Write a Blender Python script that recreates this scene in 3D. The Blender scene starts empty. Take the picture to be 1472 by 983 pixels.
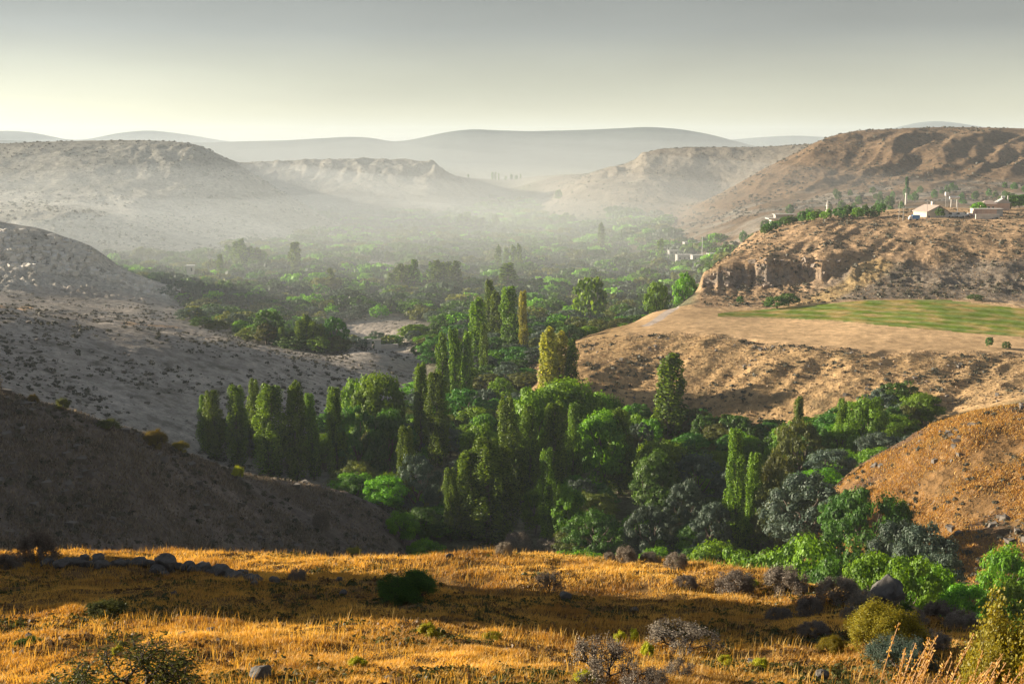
import bpy, math, random
import numpy as np
from mathutils import Vector, Euler

# ------------------------------------------------------------------ camera, sky, sun, exposure
S = bpy.context.scene
COL = S.collection
PITCH = 9.16
F = 1777.0
cam_data = bpy.data.cameras.new('camera'); cam = bpy.data.objects.new('camera', cam_data); COL.objects.link(cam)
cam_data.sensor_width = 36.0; cam_data.lens = 36.0 * F / 1472.0
cam_data.clip_start = 0.1; cam_data.clip_end = 60000
cam.location = (0, 0, 0); cam.rotation_euler = (math.radians(90 - PITCH), 0, 0)
S.camera = cam

SUN_ELEV = 13.2
SUN_LEFT = 76.5            # degrees left of the viewing direction (+Y)
SE, SA = math.radians(SUN_ELEV), math.radians(SUN_LEFT)
SUNV = Vector((-math.sin(SA) * math.cos(SE), math.cos(SA) * math.cos(SE), math.sin(SE)))
sl = bpy.data.lights.new('sun', 'SUN'); sl.energy = 5.0; sl.angle = math.radians(0.6); sl.color = (1.0, 0.86, 0.66)
so = bpy.data.objects.new('sun', sl); COL.objects.link(so)
so.rotation_euler = (-SUNV).to_track_quat('-Z', 'Y').to_euler()

W = bpy.data.worlds.new('World'); S.world = W; W.use_nodes = True
wn, wl = W.node_tree.nodes, W.node_tree.links
wn.clear()
sky = wn.new('ShaderNodeTexSky'); sky.sky_type = 'NISHITA'; sky.sun_disc = False
sky.sun_elevation = SE; sky.sun_rotation = -SA
sky.air_density = 1.0; sky.dust_density = 1.6; sky.ozone_density = 1.0; sky.altitude = 1200
hs = wn.new('ShaderNodeHueSaturation'); hs.inputs['Saturation'].default_value = 0.10
gtc = wn.new('ShaderNodeTexCoord'); sep = wn.new('ShaderNodeSeparateXYZ')
rmp = wn.new('ShaderNodeValToRGB')
el = rmp.color_ramp.elements
el[0].position = 0.0; el[0].color = (0.64, 0.60, 0.45, 1)
el[1].position = 1.0; el[1].color = (0.50, 0.57, 0.70, 1)
for p, c in ((0.010, (0.70, 0.67, 0.43, 1)), (0.035, (0.57, 0.565, 0.43, 1)), (0.085, (0.37, 0.39, 0.37, 1)), (0.165, (0.185, 0.20, 0.205, 1)), (0.26, (0.30, 0.33, 0.37, 1))):
    e = el.new(p); e.color = c
mul = wn.new('ShaderNodeMixRGB'); mul.blend_type = 'MULTIPLY'; mul.inputs[0].default_value = 1.0
bg = wn.new('ShaderNodeBackground'); bg.inputs['Strength'].default_value = 0.10
wo = wn.new('ShaderNodeOutputWorld')
wl.new(sky.outputs[0], hs.inputs['Color']); wl.new(hs.outputs[0], mul.inputs[1])
wl.new(gtc.outputs['Generated'], sep.inputs[0]); wl.new(sep.outputs['Z'], rmp.inputs[0])
cmap = wn.new('ShaderNodeMapping'); cmap.inputs['Scale'].default_value = (1.6, 1.6, 9.0)
cno = wn.new('ShaderNodeTexNoise'); cno.inputs['Scale'].default_value = 1.7; cno.inputs['Detail'].default_value = 4; cno.inputs['Roughness'].default_value = 0.5
cmr = wn.new('ShaderNodeMapRange'); cmr.inputs[1].default_value = 0.3; cmr.inputs[2].default_value = 0.7; cmr.inputs[3].default_value = 0.74; cmr.inputs[4].default_value = 0.93
cv = wn.new('ShaderNodeVectorMath'); cv.operation = 'SCALE'
wl.new(gtc.outputs['Generated'], cmap.inputs[0]); wl.new(cmap.outputs[0], cno.inputs['Vector']); wl.new(cno.outputs[0], cmr.inputs[0])
wl.new(rmp.outputs[0], cv.inputs[0]); wl.new(cmr.outputs[0], cv.inputs['Scale']); wl.new(cv.outputs[0], mul.inputs[2]); wl.new(mul.outputs[0], bg.inputs[0]); wl.new(bg.outputs[0], wo.inputs[0])

S.view_settings.view_transform = 'Standard'; S.view_settings.look = 'None'
S.view_settings.exposure = 1.45; S.view_settings.gamma = 1.0; S.view_settings.use_curve_mapping = False
S.render.engine = 'CYCLES'
cy = S.cycles
cy.use_denoising = True; cy.max_bounces = 5; cy.diffuse_bounces = 3; cy.transmission_bounces = 4
cy.volume_bounces = 3; cy.transparent_max_bounces = 8; cy.glossy_bounces = 1; cy.sample_clamp_indirect = 4
cy.caustics_reflective = False; cy.caustics_refractive = False

HAZE = 0.9e-4
MISTS = [((-150, 1200, -95), (900, 760, 95), 3.0e-4, 'thin outer veil of the white mist bank lying in the valley'),
         ((-230, 1120, -95), (560, 520, 74), 6.0e-4, 'denser middle of the white mist bank lying in the valley'),
         ((-160, 960, -95), (440, 480, 50), 6.0e-4, 'low layer of mist hugging the tree tops of the mid valley'),
         ((-100, 4100, -110), (2600, 1000, 150), 2.0e-4, 'pale far mist at the foot of the distant mountains')]
rng = np.random.default_rng(11)
random.seed(11)

# ------------------------------------------------------------------ helpers
def tag(o, label=None, cat=None, group=None, kind=None):
    if label: o['label'] = label
    if cat: o['category'] = cat
    if group: o['group'] = group
    if kind: o['kind'] = kind
    return o

def link(name, me, mats=None, parent=None):
    o = bpy.data.objects.new(name, me); COL.objects.link(o)
    if mats is not None and me is not None and len(me.materials) == 0:
        for m in (mats if isinstance(mats, (list, tuple)) else [mats]): me.materials.append(m)
    if parent: o.parent = parent
    return o

def empty(name, loc, rz=0.0, sc=None):
    o = bpy.data.objects.new(name, None); COL.objects.link(o)
    o.location = loc; o.rotation_euler = (0, 0, rz); o.empty_display_size = 0.3
    if sc: o.scale = sc
    return o

def mesh_np(name, V, Fc, smooth=False, attrs=None, normals=None):
    """V (n,3), Fc (m,k) with a constant number of corners."""
    me = bpy.data.meshes.new(name)
    V = np.ascontiguousarray(V, dtype=np.float32); Fc = np.ascontiguousarray(Fc, dtype=np.int32)
    k = Fc.shape[1]
    me.vertices.add(len(V)); me.vertices.foreach_set('co', V.ravel())
    me.loops.add(Fc.size); me.loops.foreach_set('vertex_index', Fc.ravel())
    me.polygons.add(len(Fc))
    me.polygons.foreach_set('loop_start', np.arange(0, Fc.size, k, dtype=np.int32))
    me.polygons.foreach_set('loop_total', np.full(len(Fc), k, dtype=np.int32))
    me.polygons.foreach_set('use_smooth', np.full(len(Fc), smooth, dtype=bool))
    me.update(calc_edges=True)
    if attrs:
        for an, (typ, dat) in attrs.items():
            a = me.attributes.new(an, typ, 'POINT')
            if typ == 'FLOAT': a.data.foreach_set('value', np.ascontiguousarray(dat, dtype=np.float32))
            else: a.data.foreach_set('color', np.ascontiguousarray(dat, dtype=np.float32).ravel())
    return me

def hash2(ix, iy, seed):
    h = (ix.astype(np.uint32) * np.uint32(374761393) + iy.astype(np.uint32) * np.uint32(668265263) + np.uint32(seed * 1274126177 & 0xffffffff))
    h = (h ^ (h >> np.uint32(13))) * np.uint32(1274126177)
    h = h ^ (h >> np.uint32(16))
    return h

def perlin(x, y, seed=0):
    x0 = np.floor(x); y0 = np.floor(y); fx = (x - x0).astype(np.float32); fy = (y - y0).astype(np.float32)
    ix = x0.astype(np.int64).astype(np.int32); iy = y0.astype(np.int64).astype(np.int32)
    u = fx * fx * fx * (fx * (fx * 6 - 15) + 10); v = fy * fy * fy * (fy * (fy * 6 - 15) + 10)
    def g(dx, dy):
        a = (hash2(ix + dx, iy + dy, seed) & np.uint32(1023)).astype(np.float32) * np.float32(2 * math.pi / 1024)
        return np.cos(a) * (fx - dx) + np.sin(a) * (fy - dy)
    n0 = g(0, 0) * (1 - u) + g(1, 0) * u; n1 = g(0, 1) * (1 - u) + g(1, 1) * u
    return (n0 * (1 - v) + n1 * v) * 1.5

def fbm(x, y, octs=4, seed=0, gain=0.5):
    s = 0; a = 1.0
    for i in range(octs):
        s = s + a * perlin(x * 2 ** i + 17.3 * i, y * 2 ** i - 9.1 * i, seed + i); a *= gain
    return s

# ------------------------------------------------------------------ the lie of the land
# contour lines: each one a list of points seen at column px, row py at depth d metres (P),
# or at column px with given height z at depth d (Z); between the lines the ground runs smoothly.
cp, sp_ = math.cos(math.radians(PITCH)), math.sin(math.radians(PITCH))
def P(px, py, d):
    u = (px - 736) / F; v = (491.5 - py) / F
    fy = cp + v * sp_; fz = -sp_ + v * cp
    x = u / fy * d; z = fz / fy * d
    return (math.degrees(math.atan2(x, d)), math.hypot(x, d), z)
def Z(px, z, d):
    x = (px - 736) / F / cp * d * 1.0
    return (math.degrees(math.atan2(x, d)), math.hypot(x, d), z)
def A(phi, r, z): return (phi, r, z)

ISO = []
ISO.append([A(-110, 1.5, -1.6), A(70, 1.5, -1.6)])
ISO.append([A(-110, 10, -4.0), A(-40, 10, -5.0), A(0, 10, -5.2), A(30, 10, -5.6)])
ISO.append([A(-110, 17, -6.0), A(-40, 17.5, -7.6), A(0, 17, -8.0), A(18, 17.5, -8.5), A(24, 18, -9.0)])
ISO.append([Z(-300, -10.6, 28), P(0, 893, 28), P(736, 903, 28), P(1100, 918, 27), P(1300, 935, 25), P(1472, 965, 22.5), Z(1900, -11, 21)])
ISO.append([A(-110, 34, -8), Z(-300, -12.6, 36), P(0, 838, 36), P(300, 843, 36), P(736, 852, 36), P(1100, 872, 34), P(1300, 900, 30), P(1472, 932, 25.5), Z(1900, -13, 24)])
ISO.append([A(-110, 50, -11), P(-300, 795, 46), P(0, 796, 46), P(300, 798, 46), P(500, 804, 46), P(800, 800, 45), P(900, 807, 44), P(1000, 816, 42), P(1100, 830, 39.5), P(1200, 847, 36.5), P(1300, 880, 33), P(1400, 905, 30), P(1472, 922, 28), P(1900, 990, 25)])
ISO.append([A(-110, 72, -16), Z(-300, -22, 66), Z(0, -26, 62), Z(736, -28, 60), Z(1200, -27, 56), Z(1472, -25.5, 52), A(40, 55, -27)])
ISO.append([A(-110, 105, -18), Z(-300, -28, 100), Z(0, -38.5, 96), Z(200, -42, 96), Z(450, -50, 96), Z(736, -52, 95), Z(1100, -50, 95), Z(1250, -42.5, 98), Z(1472, -43, 98), A(40, 100, -40)])
ISO.append([A(-110, 130, -19), Z(-300, -30, 125), Z(0, -40, 122), Z(200, -47, 126), Z(400, -60, 132), Z(560, -70, 145), Z(700, -73, 150), Z(1100, -71, 155), Z(1200, -66, 172), Z(1300, -62, 166), Z(1400, -58, 152), Z(1472, -56, 148), A(40, 160, -40)])
ISO.append([A(-110, 200, -20), Z(-900, -24, 160), Z(-300, -27, 156), P(-100, 545, 150), P(0, 566, 152), P(100, 597, 158), P(200, 626, 166), P(290, 666, 178), P(400, 696, 195), P(500, 720, 205), P(560, 746, 210), Z(605, -74, 214),
            Z(736, -75, 214), Z(1120, -74, 210), Z(1165, -69, 206), P(1200, 700, 206), P(1250, 667, 205), P(1330, 622, 205), P(1400, 592, 205), P(1472, 579, 205), P(1700, 545, 205), A(45, 230, -25)])
ISO.append([A(-110, 260, -22), Z(-900, -26, 230), Z(-300, -38, 232), Z(-60, -50, 232), Z(0, -55, 232), Z(120, -62, 236), Z(290, -72, 245), Z(600, -76, 255), Z(1150, -76, 250), Z(1250, -68, 247), Z(1472, -62, 245), Z(1700, -50, 245), A(45, 270, -30)])  # unseen left end raised to shade the lower part of the poplar row
ISO.append([A(-110, 330, -24), Z(-900, -26, 300), Z(-300, -34, 300), Z(-60, -49, 300), Z(0, -52.5, 300), Z(150, -60, 305), Z(300, -67, 315), Z(450, -75.5, 325), Z(600, -77.5, 330), Z(760, -77, 330), Z(965, -76.5, 317), Z(1100, -75, 310), Z(1200, -71, 300), Z(1300, -67, 290), Z(1472, -59, 285), Z(1700, -50, 285), A(45, 300, -30)])  # left end outside the frame kept high for the same shade
ISO.append([A(-110, 400, -28), Z(-900, -30, 370), P(-300, 400, 360), P(0, 449, 360), P(130, 470, 368), P(250, 484, 376), P(350, 502, 384), P(430, 522, 388), P(500, 547, 390), P(560, 562, 388), Z(620, -78.5, 385), Z(745, -78, 385),
            P(790, 527, 375), P(830, 522, 362), P(965, 545, 348), P(1100, 548, 330), P(1250, 545, 318), P(1472, 545, 312), Z(1900, -56, 312)])
ISO.append([A(-110, 470, -30), Z(-900, -34, 440), P(-300, 420, 430), P(0, 443, 430), P(200, 472, 440), P(300, 487, 450), P(400, 503, 458), P(480, 513, 458), P(520, 506, 455), P(560, 516, 450), P(595, 540, 440), Z(650, -79.5, 435), Z(740, -79, 430),
            P(780, 517, 428), P(830, 492, 408), P(900, 480, 400), P(1000, 478, 385), P(1100, 491, 364), P(1250, 505, 346), P(1472, 509, 343), Z(1900, -58, 343)])
ISO.append([A(-110, 580, -30), Z(-900, -44, 540), P(-300, 415, 520), P(0, 432, 520), P(100, 431, 550), P(200, 437, 560), P(300, 450, 580), P(400, 466, 585), P(480, 482, 560), P(540, 496, 540), Z(610, -81, 520), Z(850, -81, 500),
            P(900, 470, 480), P(940, 447, 470), P(1000, 442, 462), P(1100, 444, 455), P(1240, 433, 448), P(1350, 432, 445), P(1472, 438, 440), Z(1900, -58, 440)])
ISO.append([A(-110, 620, -24), Z(-900, -36, 600), P(-300, 380, 590), P(0, 385, 590), P(100, 392, 605), P(200, 420, 615), Z(270, -80, 620), Z(400, -82.5, 610), Z(610, -82.5, 570), Z(880, -82, 520),
            Z(950, -74, 510), P(1000, 414, 500), P(1060, 409, 500), P(1170, 402, 500), P(1240, 386, 500), P(1350, 379, 500), P(1472, 376, 500), Z(1900, -46, 500)])
ISO.append([A(-110, 660, -20), Z(-900, -30, 650), P(-300, 290, 640), P(-60, 312, 640), P(0, 318, 640), P(60, 328, 645), P(130, 352, 650), P(180, 388, 660), P(230, 409, 665), Z(280, -81, 665), Z(400, -83, 660), Z(610, -83, 620), Z(900, -83, 560),
            Z(985, -80, 530), P(1008, 390, 512), P(1060, 374, 512), P(1170, 371, 512), P(1240, 373, 512), P(1350, 365, 512), P(1472, 361, 512), Z(1900, -40, 512)])
ISO.append([A(-110, 760, -20), Z(-900, -34, 740), Z(-300, -44, 740), Z(0, -58, 740), Z(100, -74, 740), Z(180, -83, 740), Z(400, -84, 740), Z(900, -84.5, 640), Z(1000, -83, 640),
            Z(1040, -58, 620), P(1085, 334, 630), P(1160, 315, 645), P(1260, 306, 645), P(1300, 301, 645), P(1472, 300, 645), Z(1900, -33, 645)])
ISO.append([A(-110, 860, -20), Z(-900, -50, 850), Z(-300, -75, 850), Z(0, -84, 850), Z(180, -85, 850), Z(900, -86, 780), Z(1000, -84, 780), Z(1085, -62, 780), Z(1160, -52, 780), Z(1300, -44, 780), Z(1472, -43, 780), Z(1900, -38, 780)])
ISO.append([A(-110, 980, -20), Z(-900, -50, 970), P(-300, 305, 960), P(0, 306, 960), P(90, 302, 970), P(200, 322, 975), P(280, 350, 975), Z(360, -86, 970), Z(850, -87, 960), Z(930, -86, 970), P(1000, 338, 960), P(1100, 306, 950), P(1300, 292, 930), P(1472, 288, 930), Z(1900, -40, 930)])
ISO.append([A(-110, 1090, -15), Z(-900, -30, 1080), P(-300, 285, 1070), P(0, 290, 1070), P(100, 292, 1070), P(200, 303, 1070), P(300, 326, 1075), P(400, 344, 1075), P(480, 352, 1075), Z(560, -87.5, 1075), Z(860, -88, 1080), P(950, 331, 1090), P(1000, 318, 1080), P(1100, 288, 1070), P(1300, 264, 1070), P(1472, 262, 1070), Z(1900, -25, 1070)])
ISO.append([A(-110, 1400, 10), Z(-900, 10, 1350), P(-300, 209, 1350), P(0, 207, 1350), P(60, 204, 1350), P(140, 202, 1350), P(200, 201, 1350), P(240, 203, 1350), P(280, 206, 1345), P(300, 214, 1340), P(330, 229, 1330), P(400, 272, 1300), P(470, 317, 1250), P(520, 344, 1200), Z(570, -88, 1190), Z(740, -88, 1240), P(790, 334, 1230), P(860, 328, 1230), P(910, 324, 1230),
            P(930, 322, 1230), P(980, 311, 1240), P(1030, 282, 1260), P(1090, 248, 1280), P(1150, 216, 1300), P(1180, 202, 1300), P(1230, 187, 1300), P(1300, 185, 1300), P(1350, 183, 1300), P(1472, 185, 1300), Z(1900, 14, 1300)])
ISO.append([A(-110, 1500, 8), Z(-900, 8, 1480), Z(0, -6, 1480), Z(280, -10, 1480), Z(330, -40, 1480), Z(380, -75, 1460), Z(450, -88, 1440), Z(735, -88, 1440), P(780, 309, 1440), P(820, 297, 1440), P(860, 284, 1450), P(930, 268, 1450), Z(1030, -70, 1440), Z(1090, -50, 1420), Z(1150, -25, 1420), Z(1230, 0, 1420), Z(1472, 5, 1420), Z(1900, 5, 1420)])
ISO.append([A(-110, 1900, 0), Z(0, -30, 1880), Z(330, -28, 1880), P(345, 234, 1900), P(450, 230, 1900), P(520, 229, 1900), P(600, 232, 1900), P(625, 234, 1880), P(640, 246, 1860), P(665, 268, 1820), P(690, 288, 1780), Z(725, -88, 1740), Z(765, -88, 1700),
            P(790, 290, 1680), P(820, 268, 1670), P(848, 250, 1660), P(870, 243, 1650), P(908, 237, 1650), P(922, 220, 1650), P(950, 214, 1650), P(1000, 212, 1650), P(1090, 212, 1650), P(1200, 205, 1650), Z(1472, 2, 1650), Z(1900, 2, 1650)])
ISO.append([A(-110, 2300, -20), Z(0, -40, 2300), Z(345, -45, 2300), Z(620, -45, 2300), P(660, 256, 2350), P(700, 270, 2350), P(740, 272, 2350), P(765, 262, 2350), P(800, 253, 2350), P(850, 250, 2300), Z(900, -40, 2250), Z(950, -20, 2200), Z(1472, -8, 2200), Z(1900, -8, 2200)])
ISO.append([A(-110, 3000, -50), Z(0, -60, 3000), Z(620, -62, 3000), P(650, 253, 3000), P(700, 259, 3000), P(745, 258, 3000), P(770, 253, 3000), P(850, 251, 3000), Z(900, -60, 3000), Z(1472, -40, 3000), Z(1900, -40, 3000)])
ISO.append([A(-110, 3900, -110), A(70, 3900, -110)])
ISO.append([A(-110, 5400, -60), P(-300, 200, 5300), P(0, 199, 5300), P(100, 202, 5300), P(300, 203, 5300), P(340, 201, 5300), P(400, 200, 5300), P(500, 194, 5300), P(535, 195, 5300), P(565, 203, 5250), P(600, 197, 5300), P(640, 187, 5300), P(680, 182, 5300), P(705, 184, 5300), P(760, 186, 5300), P(830, 184, 5300), P(880, 182, 5300), P(930, 179, 5300), P(975, 182, 5300), P(1020, 190, 5300), P(1070, 204, 5300), P(1110, 215, 5300), P(1300, 215, 5300), A(70, 5400, -60)])
ISO.append([A(-110, 6500, -90), A(70, 6500, -90)])
ISO.append([A(-110, 8600, -60), P(-300, 195, 8500), P(-60, 190, 8500), P(10, 186, 8500), P(50, 189, 8500), P(100, 201, 8500), P(130, 199, 8500), P(165, 190, 8500), P(215, 185, 8500), P(270, 192, 8500), P(330, 203, 8500), P(500, 205, 8500), P(1050, 200, 8500), P(1090, 196, 8500), P(1150, 193, 8500), P(1190, 197, 8500), P(1260, 190, 8500), P(1300, 178, 8500), P(1340, 171, 8500), P(1380, 175, 8500), P(1430, 184, 8500), P(1520, 192, 8500), A(70, 8600, -60)])
ISO.append([A(-110, 12000, -260), A(70, 12000, -260)])

# grid
ph_in = np.arange(-24.2, 24.25, 0.056)
ph_l = -24.2 - np.cumsum(np.minimum(0.08 * 1.06 ** np.arange(200), 1.2)); ph_l = ph_l[ph_l > -110][::-1]
ph_r = 24.25 + np.cumsum(np.minimum(0.08 * 1.06 ** np.arange(200), 1.2)); ph_r = ph_r[ph_r < 70]
PHI = np.concatenate([ph_l, ph_in, ph_r])
rr = [1.5]
while rr[-1] < 12000:
    r = rr[-1]
    s = 0.02 if r < 16 else 0.0038 if r < 60 else 0.0042 if r < 420 else 0.0042 if r < 1700 else 0.008 if r < 3200 else 0.02
    rr.append(r * (1 + s))
R = np.array(rr)
LR = np.log(R)
NP_, NR = len(PHI), len(R)

K = len(ISO)
KR = np.zeros((K, NP_)); KZ = np.zeros((K, NP_))
for k, pts in enumerate(ISO):
    pts = sorted(pts); a = [p[0] for p in pts]
    KR[k] = np.log(np.interp(PHI, a, [p[1] for p in pts])); KZ[k] = np.interp(PHI, a, [p[2] for p in pts])
_f = fbm(PHI * 0.55, PHI * 0 + 3.3, 2, 610) * 0.010 + fbm(PHI * 2.6, PHI * 0 + 1.3, 3, 611) * 0.0055
_m = np.clip((PHI - 8.6) / 0.5, 0, 1)
KR[15] += _f * _m + 0.010 * _m; KR[16] += _f * _m
_f = fbm(PHI * 1.4, PHI * 0 + 3.3, 3, 612) * 0.014
KR[23] += _f * 0.35; KR[21] += _f * 0.3
for k in range(1, K): KR[k] = np.maximum(KR[k], KR[k - 1] + 0.004)

# monotone cubic along every azimuth
h = KR[1:] - KR[:-1]; dl = (KZ[1:] - KZ[:-1]) / h
m = np.zeros_like(KZ)
pos = dl[1:] * dl[:-1] > 0
w1 = 2 * h[1:] + h[:-1]; w2 = h[1:] + 2 * h[:-1]
with np.errstate(divide='ignore', invalid='ignore'):
    hm = (w1 + w2) / (w1 / dl[:-1] + w2 / dl[1:])
m[1:-1] = np.where(pos, hm, 0); m[0] = dl[0]; m[-1] = dl[-1]
HZ = np.zeros((NP_, NR), dtype=np.float64)
for j in range(NP_):
    i = np.clip(np.searchsorted(KR[:, j], LR, side='right') - 1, 0, K - 2)
    hh = h[i, j]; t = np.clip((LR - KR[i, j]) / hh, 0, 1)
    HZ[j] = ((1 + 2 * t) * (1 - t) ** 2 * KZ[i, j] + t * (1 - t) ** 2 * hh * m[i, j] + t * t * (3 - 2 * t) * KZ[i + 1, j] + t * t * (t - 1) * hh * m[i + 1, j])

def gsm(Aa, sig, axis):
    n = int(3 * sig) + 1; ker = np.exp(-0.5 * (np.arange(-n, n + 1) / sig) ** 2); ker /= ker.sum()
    pad = [(0, 0), (0, 0)]; pad[axis] = (n, n)
    Bp = np.pad(Aa, pad, mode='edge'); out = np.zeros_like(Aa)
    L = Aa.shape[axis]
    for q, wq in enumerate(ker): out += wq * (Bp[q:q + L] if axis == 0 else Bp[:, q:q + L])
    return out
HZ_raw = HZ.copy()
HZ = gsm(gsm(HZ, 7, 0), 2.0, 1)

PR = np.radians(PHI)[:, None]
X = np.sin(PR) * R[None]; Y = np.cos(PR) * R[None]
RG = np.broadcast_to(R[None], X.shape)
PXG = 736 + F * np.tan(PR) * cp * np.ones_like(X)       # survey column of each azimuth

def sstep(a, b, v): t = np.clip((v - a) / (b - a), 0, 1); return t * t * (3 - 2 * t)
def box_w(v, a, b, s): return sstep(a - s, a + s, v) * (1 - sstep(b - s, b + s, v))

_cw = box_w(RG, 488, 524, 4) * sstep(1000, 1012, PXG) * 0.85
HZ = HZ * (1 - _cw) + gsm(HZ_raw, 1.0, 1) * _cw
_cw = (box_w(RG, 1560, 1720, 20) * box_w(PXG, 800, 1000, 20) + box_w(RG, 1700, 1950, 20) * box_w(PXG, 330, 720, 12)) * 0.8
HZ = HZ * (1 - _cw) + gsm(HZ_raw, 1.0, 1) * _cw
LGm = np.log(RG)
# broad undulation, gullies, small relief
slopey = gsm(np.abs(np.gradient(HZ, axis=1) / (RG * np.gradient(LR)[None])), 6, 0)     # radial slope
rel = np.clip(slopey * 5, 0.10, 1)
floor_m = sstep(-70, -78, HZ) * box_w(RG, 160, 3000, 30)
calm = 1 - 0.75 * floor_m
far = sstep(120, 900, RG)
D = 0
D = D + rel * calm * far * 3.2 * fbm(X / 75, Y / 75, 3, 3) * (1 - sstep(3200, 4000, RG))
D = D + calm * (0.3 + rel) * sstep(70, 200, RG) * (0.9 - 0.45 * box_w(RG, 300, 480, 30) * sstep(740, 800, PXG)) * fbm(X / 17, Y / 17, 3, 9) * (1 - sstep(3200, 4000, RG))
D = D + (0.12 + 0.9 * rel) * (0.16 + 0.03 * box_w(RG, 230, 700, 30)) * sstep(12, 40, RG) * fbm(X / 3.1, Y / 3.1, 3, 21) * (1 - sstep(900, 1500, RG))
nf = RG < 70
D = D + np.where(nf, 0.09 * fbm(X / 1.3, Y / 1.3, 2, 33) + 0.22 * perlin(X / 6.5, Y / 6.5, 40) * sstep(14, 22, RG), 0)
# gullies running down the big right-hand hill and the scarp under the farm
big = box_w(RG, 960, 1330, 60) * sstep(880, 980, PXG)
ug = (X * 0.80 - Y * 0.60); vg = (X * 0.60 + Y * 0.80)
gl = 1 - np.abs(perlin(ug / 62 + 0.6 * perlin(vg / 120, ug / 120, 52), vg / 420, 50)) * 2.0
gl2 = 1 - np.abs(perlin(ug / 21 + 0.5 * perlin(vg / 60, ug / 60, 53), vg / 150, 51)) * 2.0
D = D + big * rel * (5.5 * gl + 1.9 * gl2)
scarp = box_w(RG, 515, 640, 18) * sstep(1005, 1060, PXG) * (1 - 0.75 * sstep(1250, 1340, PXG))
us = (X * 0.86 - Y * 0.5); vs = (X * 0.5 + Y * 0.86)
D = D + 0.6 * scarp * (2.2 * (1 - np.abs(perlin(us / 17 + 0.5 * perlin(vs / 30, us / 30, 62), vs / 75, 60)) * 2) + 0.9 * (1 - np.abs(perlin(us / 6, vs / 26, 61)) * 2) - 1.0)
# the slope below the fields and the near right spur: ribs and hollows
rib = box_w(RG, 300, 390, 15) * sstep(780, 850, PXG)
ur = (X * 0.8 - Y * 0.6); vr = (X * 0.6 + Y * 0.8)
D = D + rib * (0.9 * (1 - np.abs(perlin(ur / 24, vr / 60, 70)) * 2) + 0.6 * (1 - np.abs(perlin(ur / 8, vr / 22, 71)) * 2) - 0.8)
sp2 = box_w(RG, 150, 205, 10) * sstep(1150, 1230, PXG)
D = D + sp2 * (0.8 * (1 - np.abs(perlin(ur / 13, vr / 26, 72)) * 2) + 0.35 * fbm(X / 4, Y / 4, 2, 73))
# cliffs: vertical flutes and ledges
clf = box_w(RG, 497, 517, 3) * sstep(1000, 1012, PXG)
D = D + clf * (0.8 * fbm(X / 5, Y / 8, 2, 80) + 0.35 * perlin(X / 1.8, Y / 3, 82))
clf2 = box_w(RG, 1560, 1700, 30) * box_w(PXG, 850, 935, 12)
D = D + clf2 * 3 * fbm(X / 14, Y / 60, 2, 84)
clf3 = box_w(RG, 1700, 1900, 30) * box_w(PXG, 330, 720, 12)
D = D + clf3 * (3.5 * fbm(X / 16, Y / 60, 2, 85) + 3.5 * (1 - np.abs(perlin(X / 38, Y / 130, 86)) * 2))
clf4 = box_w(RG, 1240, 1345, 20) * box_w(PXG, 180, 480, 30)
D = D + clf4 * (1.6 * fbm(X / 12, Y / 30, 3, 87))
# boulder field on the slope left of the valley
bld = box_w(RG, 600, 665, 12) * (1 - sstep(200, 260, PXG))
D = D + bld * (1.3 * np.abs(fbm(X / 5, Y / 5, 3, 90)) * 2)
terrace = box_w(RG, 1300, 1340, 5)
D = D * (1 - 0.85 * sstep(0, 0.01, LGm - KR[13][:, None]) * (1 - sstep(-0.01, 0, LGm - KR[14][:, None])) * sstep(880, 930, PXG))
HZ = HZ + D
# terracettes: little stock paths stepping along the contours of the grazed slopes
HZ = HZ + sstep(0.08, 0.2, slopey) * box_w(RG, 110, 660, 20) * (1 - floor_m) * 0.13 * np.sin(HZ * 5.2 + 5 * perlin(X / 30, Y / 30, 96)) * (0.5 + 0.8 * np.clip(perlin(X / 22, Y / 22, 97), 0, 1))
# unseen knoll left of the frame, added to cast the meadow's shadow band
KN = (-29.5, 38.6)
kd = np.hypot((X - KN[0]) / 5.6, (Y - KN[1]) / 5.6)
kz = -1.8 - 9 * np.clip(kd - 0.72, 0, 9) ** 1.0 * 2.2 + 0.7 * fbm(X / 3, Y / 3, 3, 95)
HZ = np.maximum(HZ, np.where(kd < 2.0, kz, -999))
HZ = HZ.astype(np.float32)

LRi = LR
def H(x, y):
    """height of the ground"""
    x = np.atleast_1d(np.asarray(x, float)); y = np.atleast_1d(np.asarray(y, float))
    ph = np.degrees(np.arctan2(x, y)); lr = np.log(np.hypot(x, y))
    fi = np.interp(ph, PHI, np.arange(NP_)); fj = np.interp(lr, LRi, np.arange(NR))
    i = np.clip(fi.astype(int), 0, NP_ - 2); j = np.clip(fj.astype(int), 0, NR - 2)
    a = fi - i; b = fj - j
    return (HZ[i, j] * (1 - a) * (1 - b) + HZ[i + 1, j] * a * (1 - b) + HZ[i, j + 1] * (1 - a) * b + HZ[i + 1, j + 1] * a * b)
def xd(px, d):
    return (px - 736) / F / cp * d
def ratio(py):
    """drop per metre of depth seen on photo row py"""
    v = (491.5 - py) / F
    return (-sp_ + v * cp) / (cp + v * sp_)
def proj(x, y, z):
    """photo column and row of a point (numpy ok)"""
    yc = y * cp - z * sp_; zc = z * cp + y * sp_
    return 736 + F * x / yc, 491.5 - F * zc / yc

_scan = np.exp(np.linspace(math.log(14), math.log(9000), 5000))
def hit(px, py):
    """where the sight line through a photo pixel meets the ground: x, y, z"""
    u = (px - 736) / F; v = (491.5 - py) / F
    kx = u / (cp + v * sp_); kz = (-sp_ + v * cp) / (cp + v * sp_)
    y = _scan; z = H(kx * y, y)
    i = int(np.argmax(z >= kz * y))
    return kx * y[i], y[i], z[i]

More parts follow.
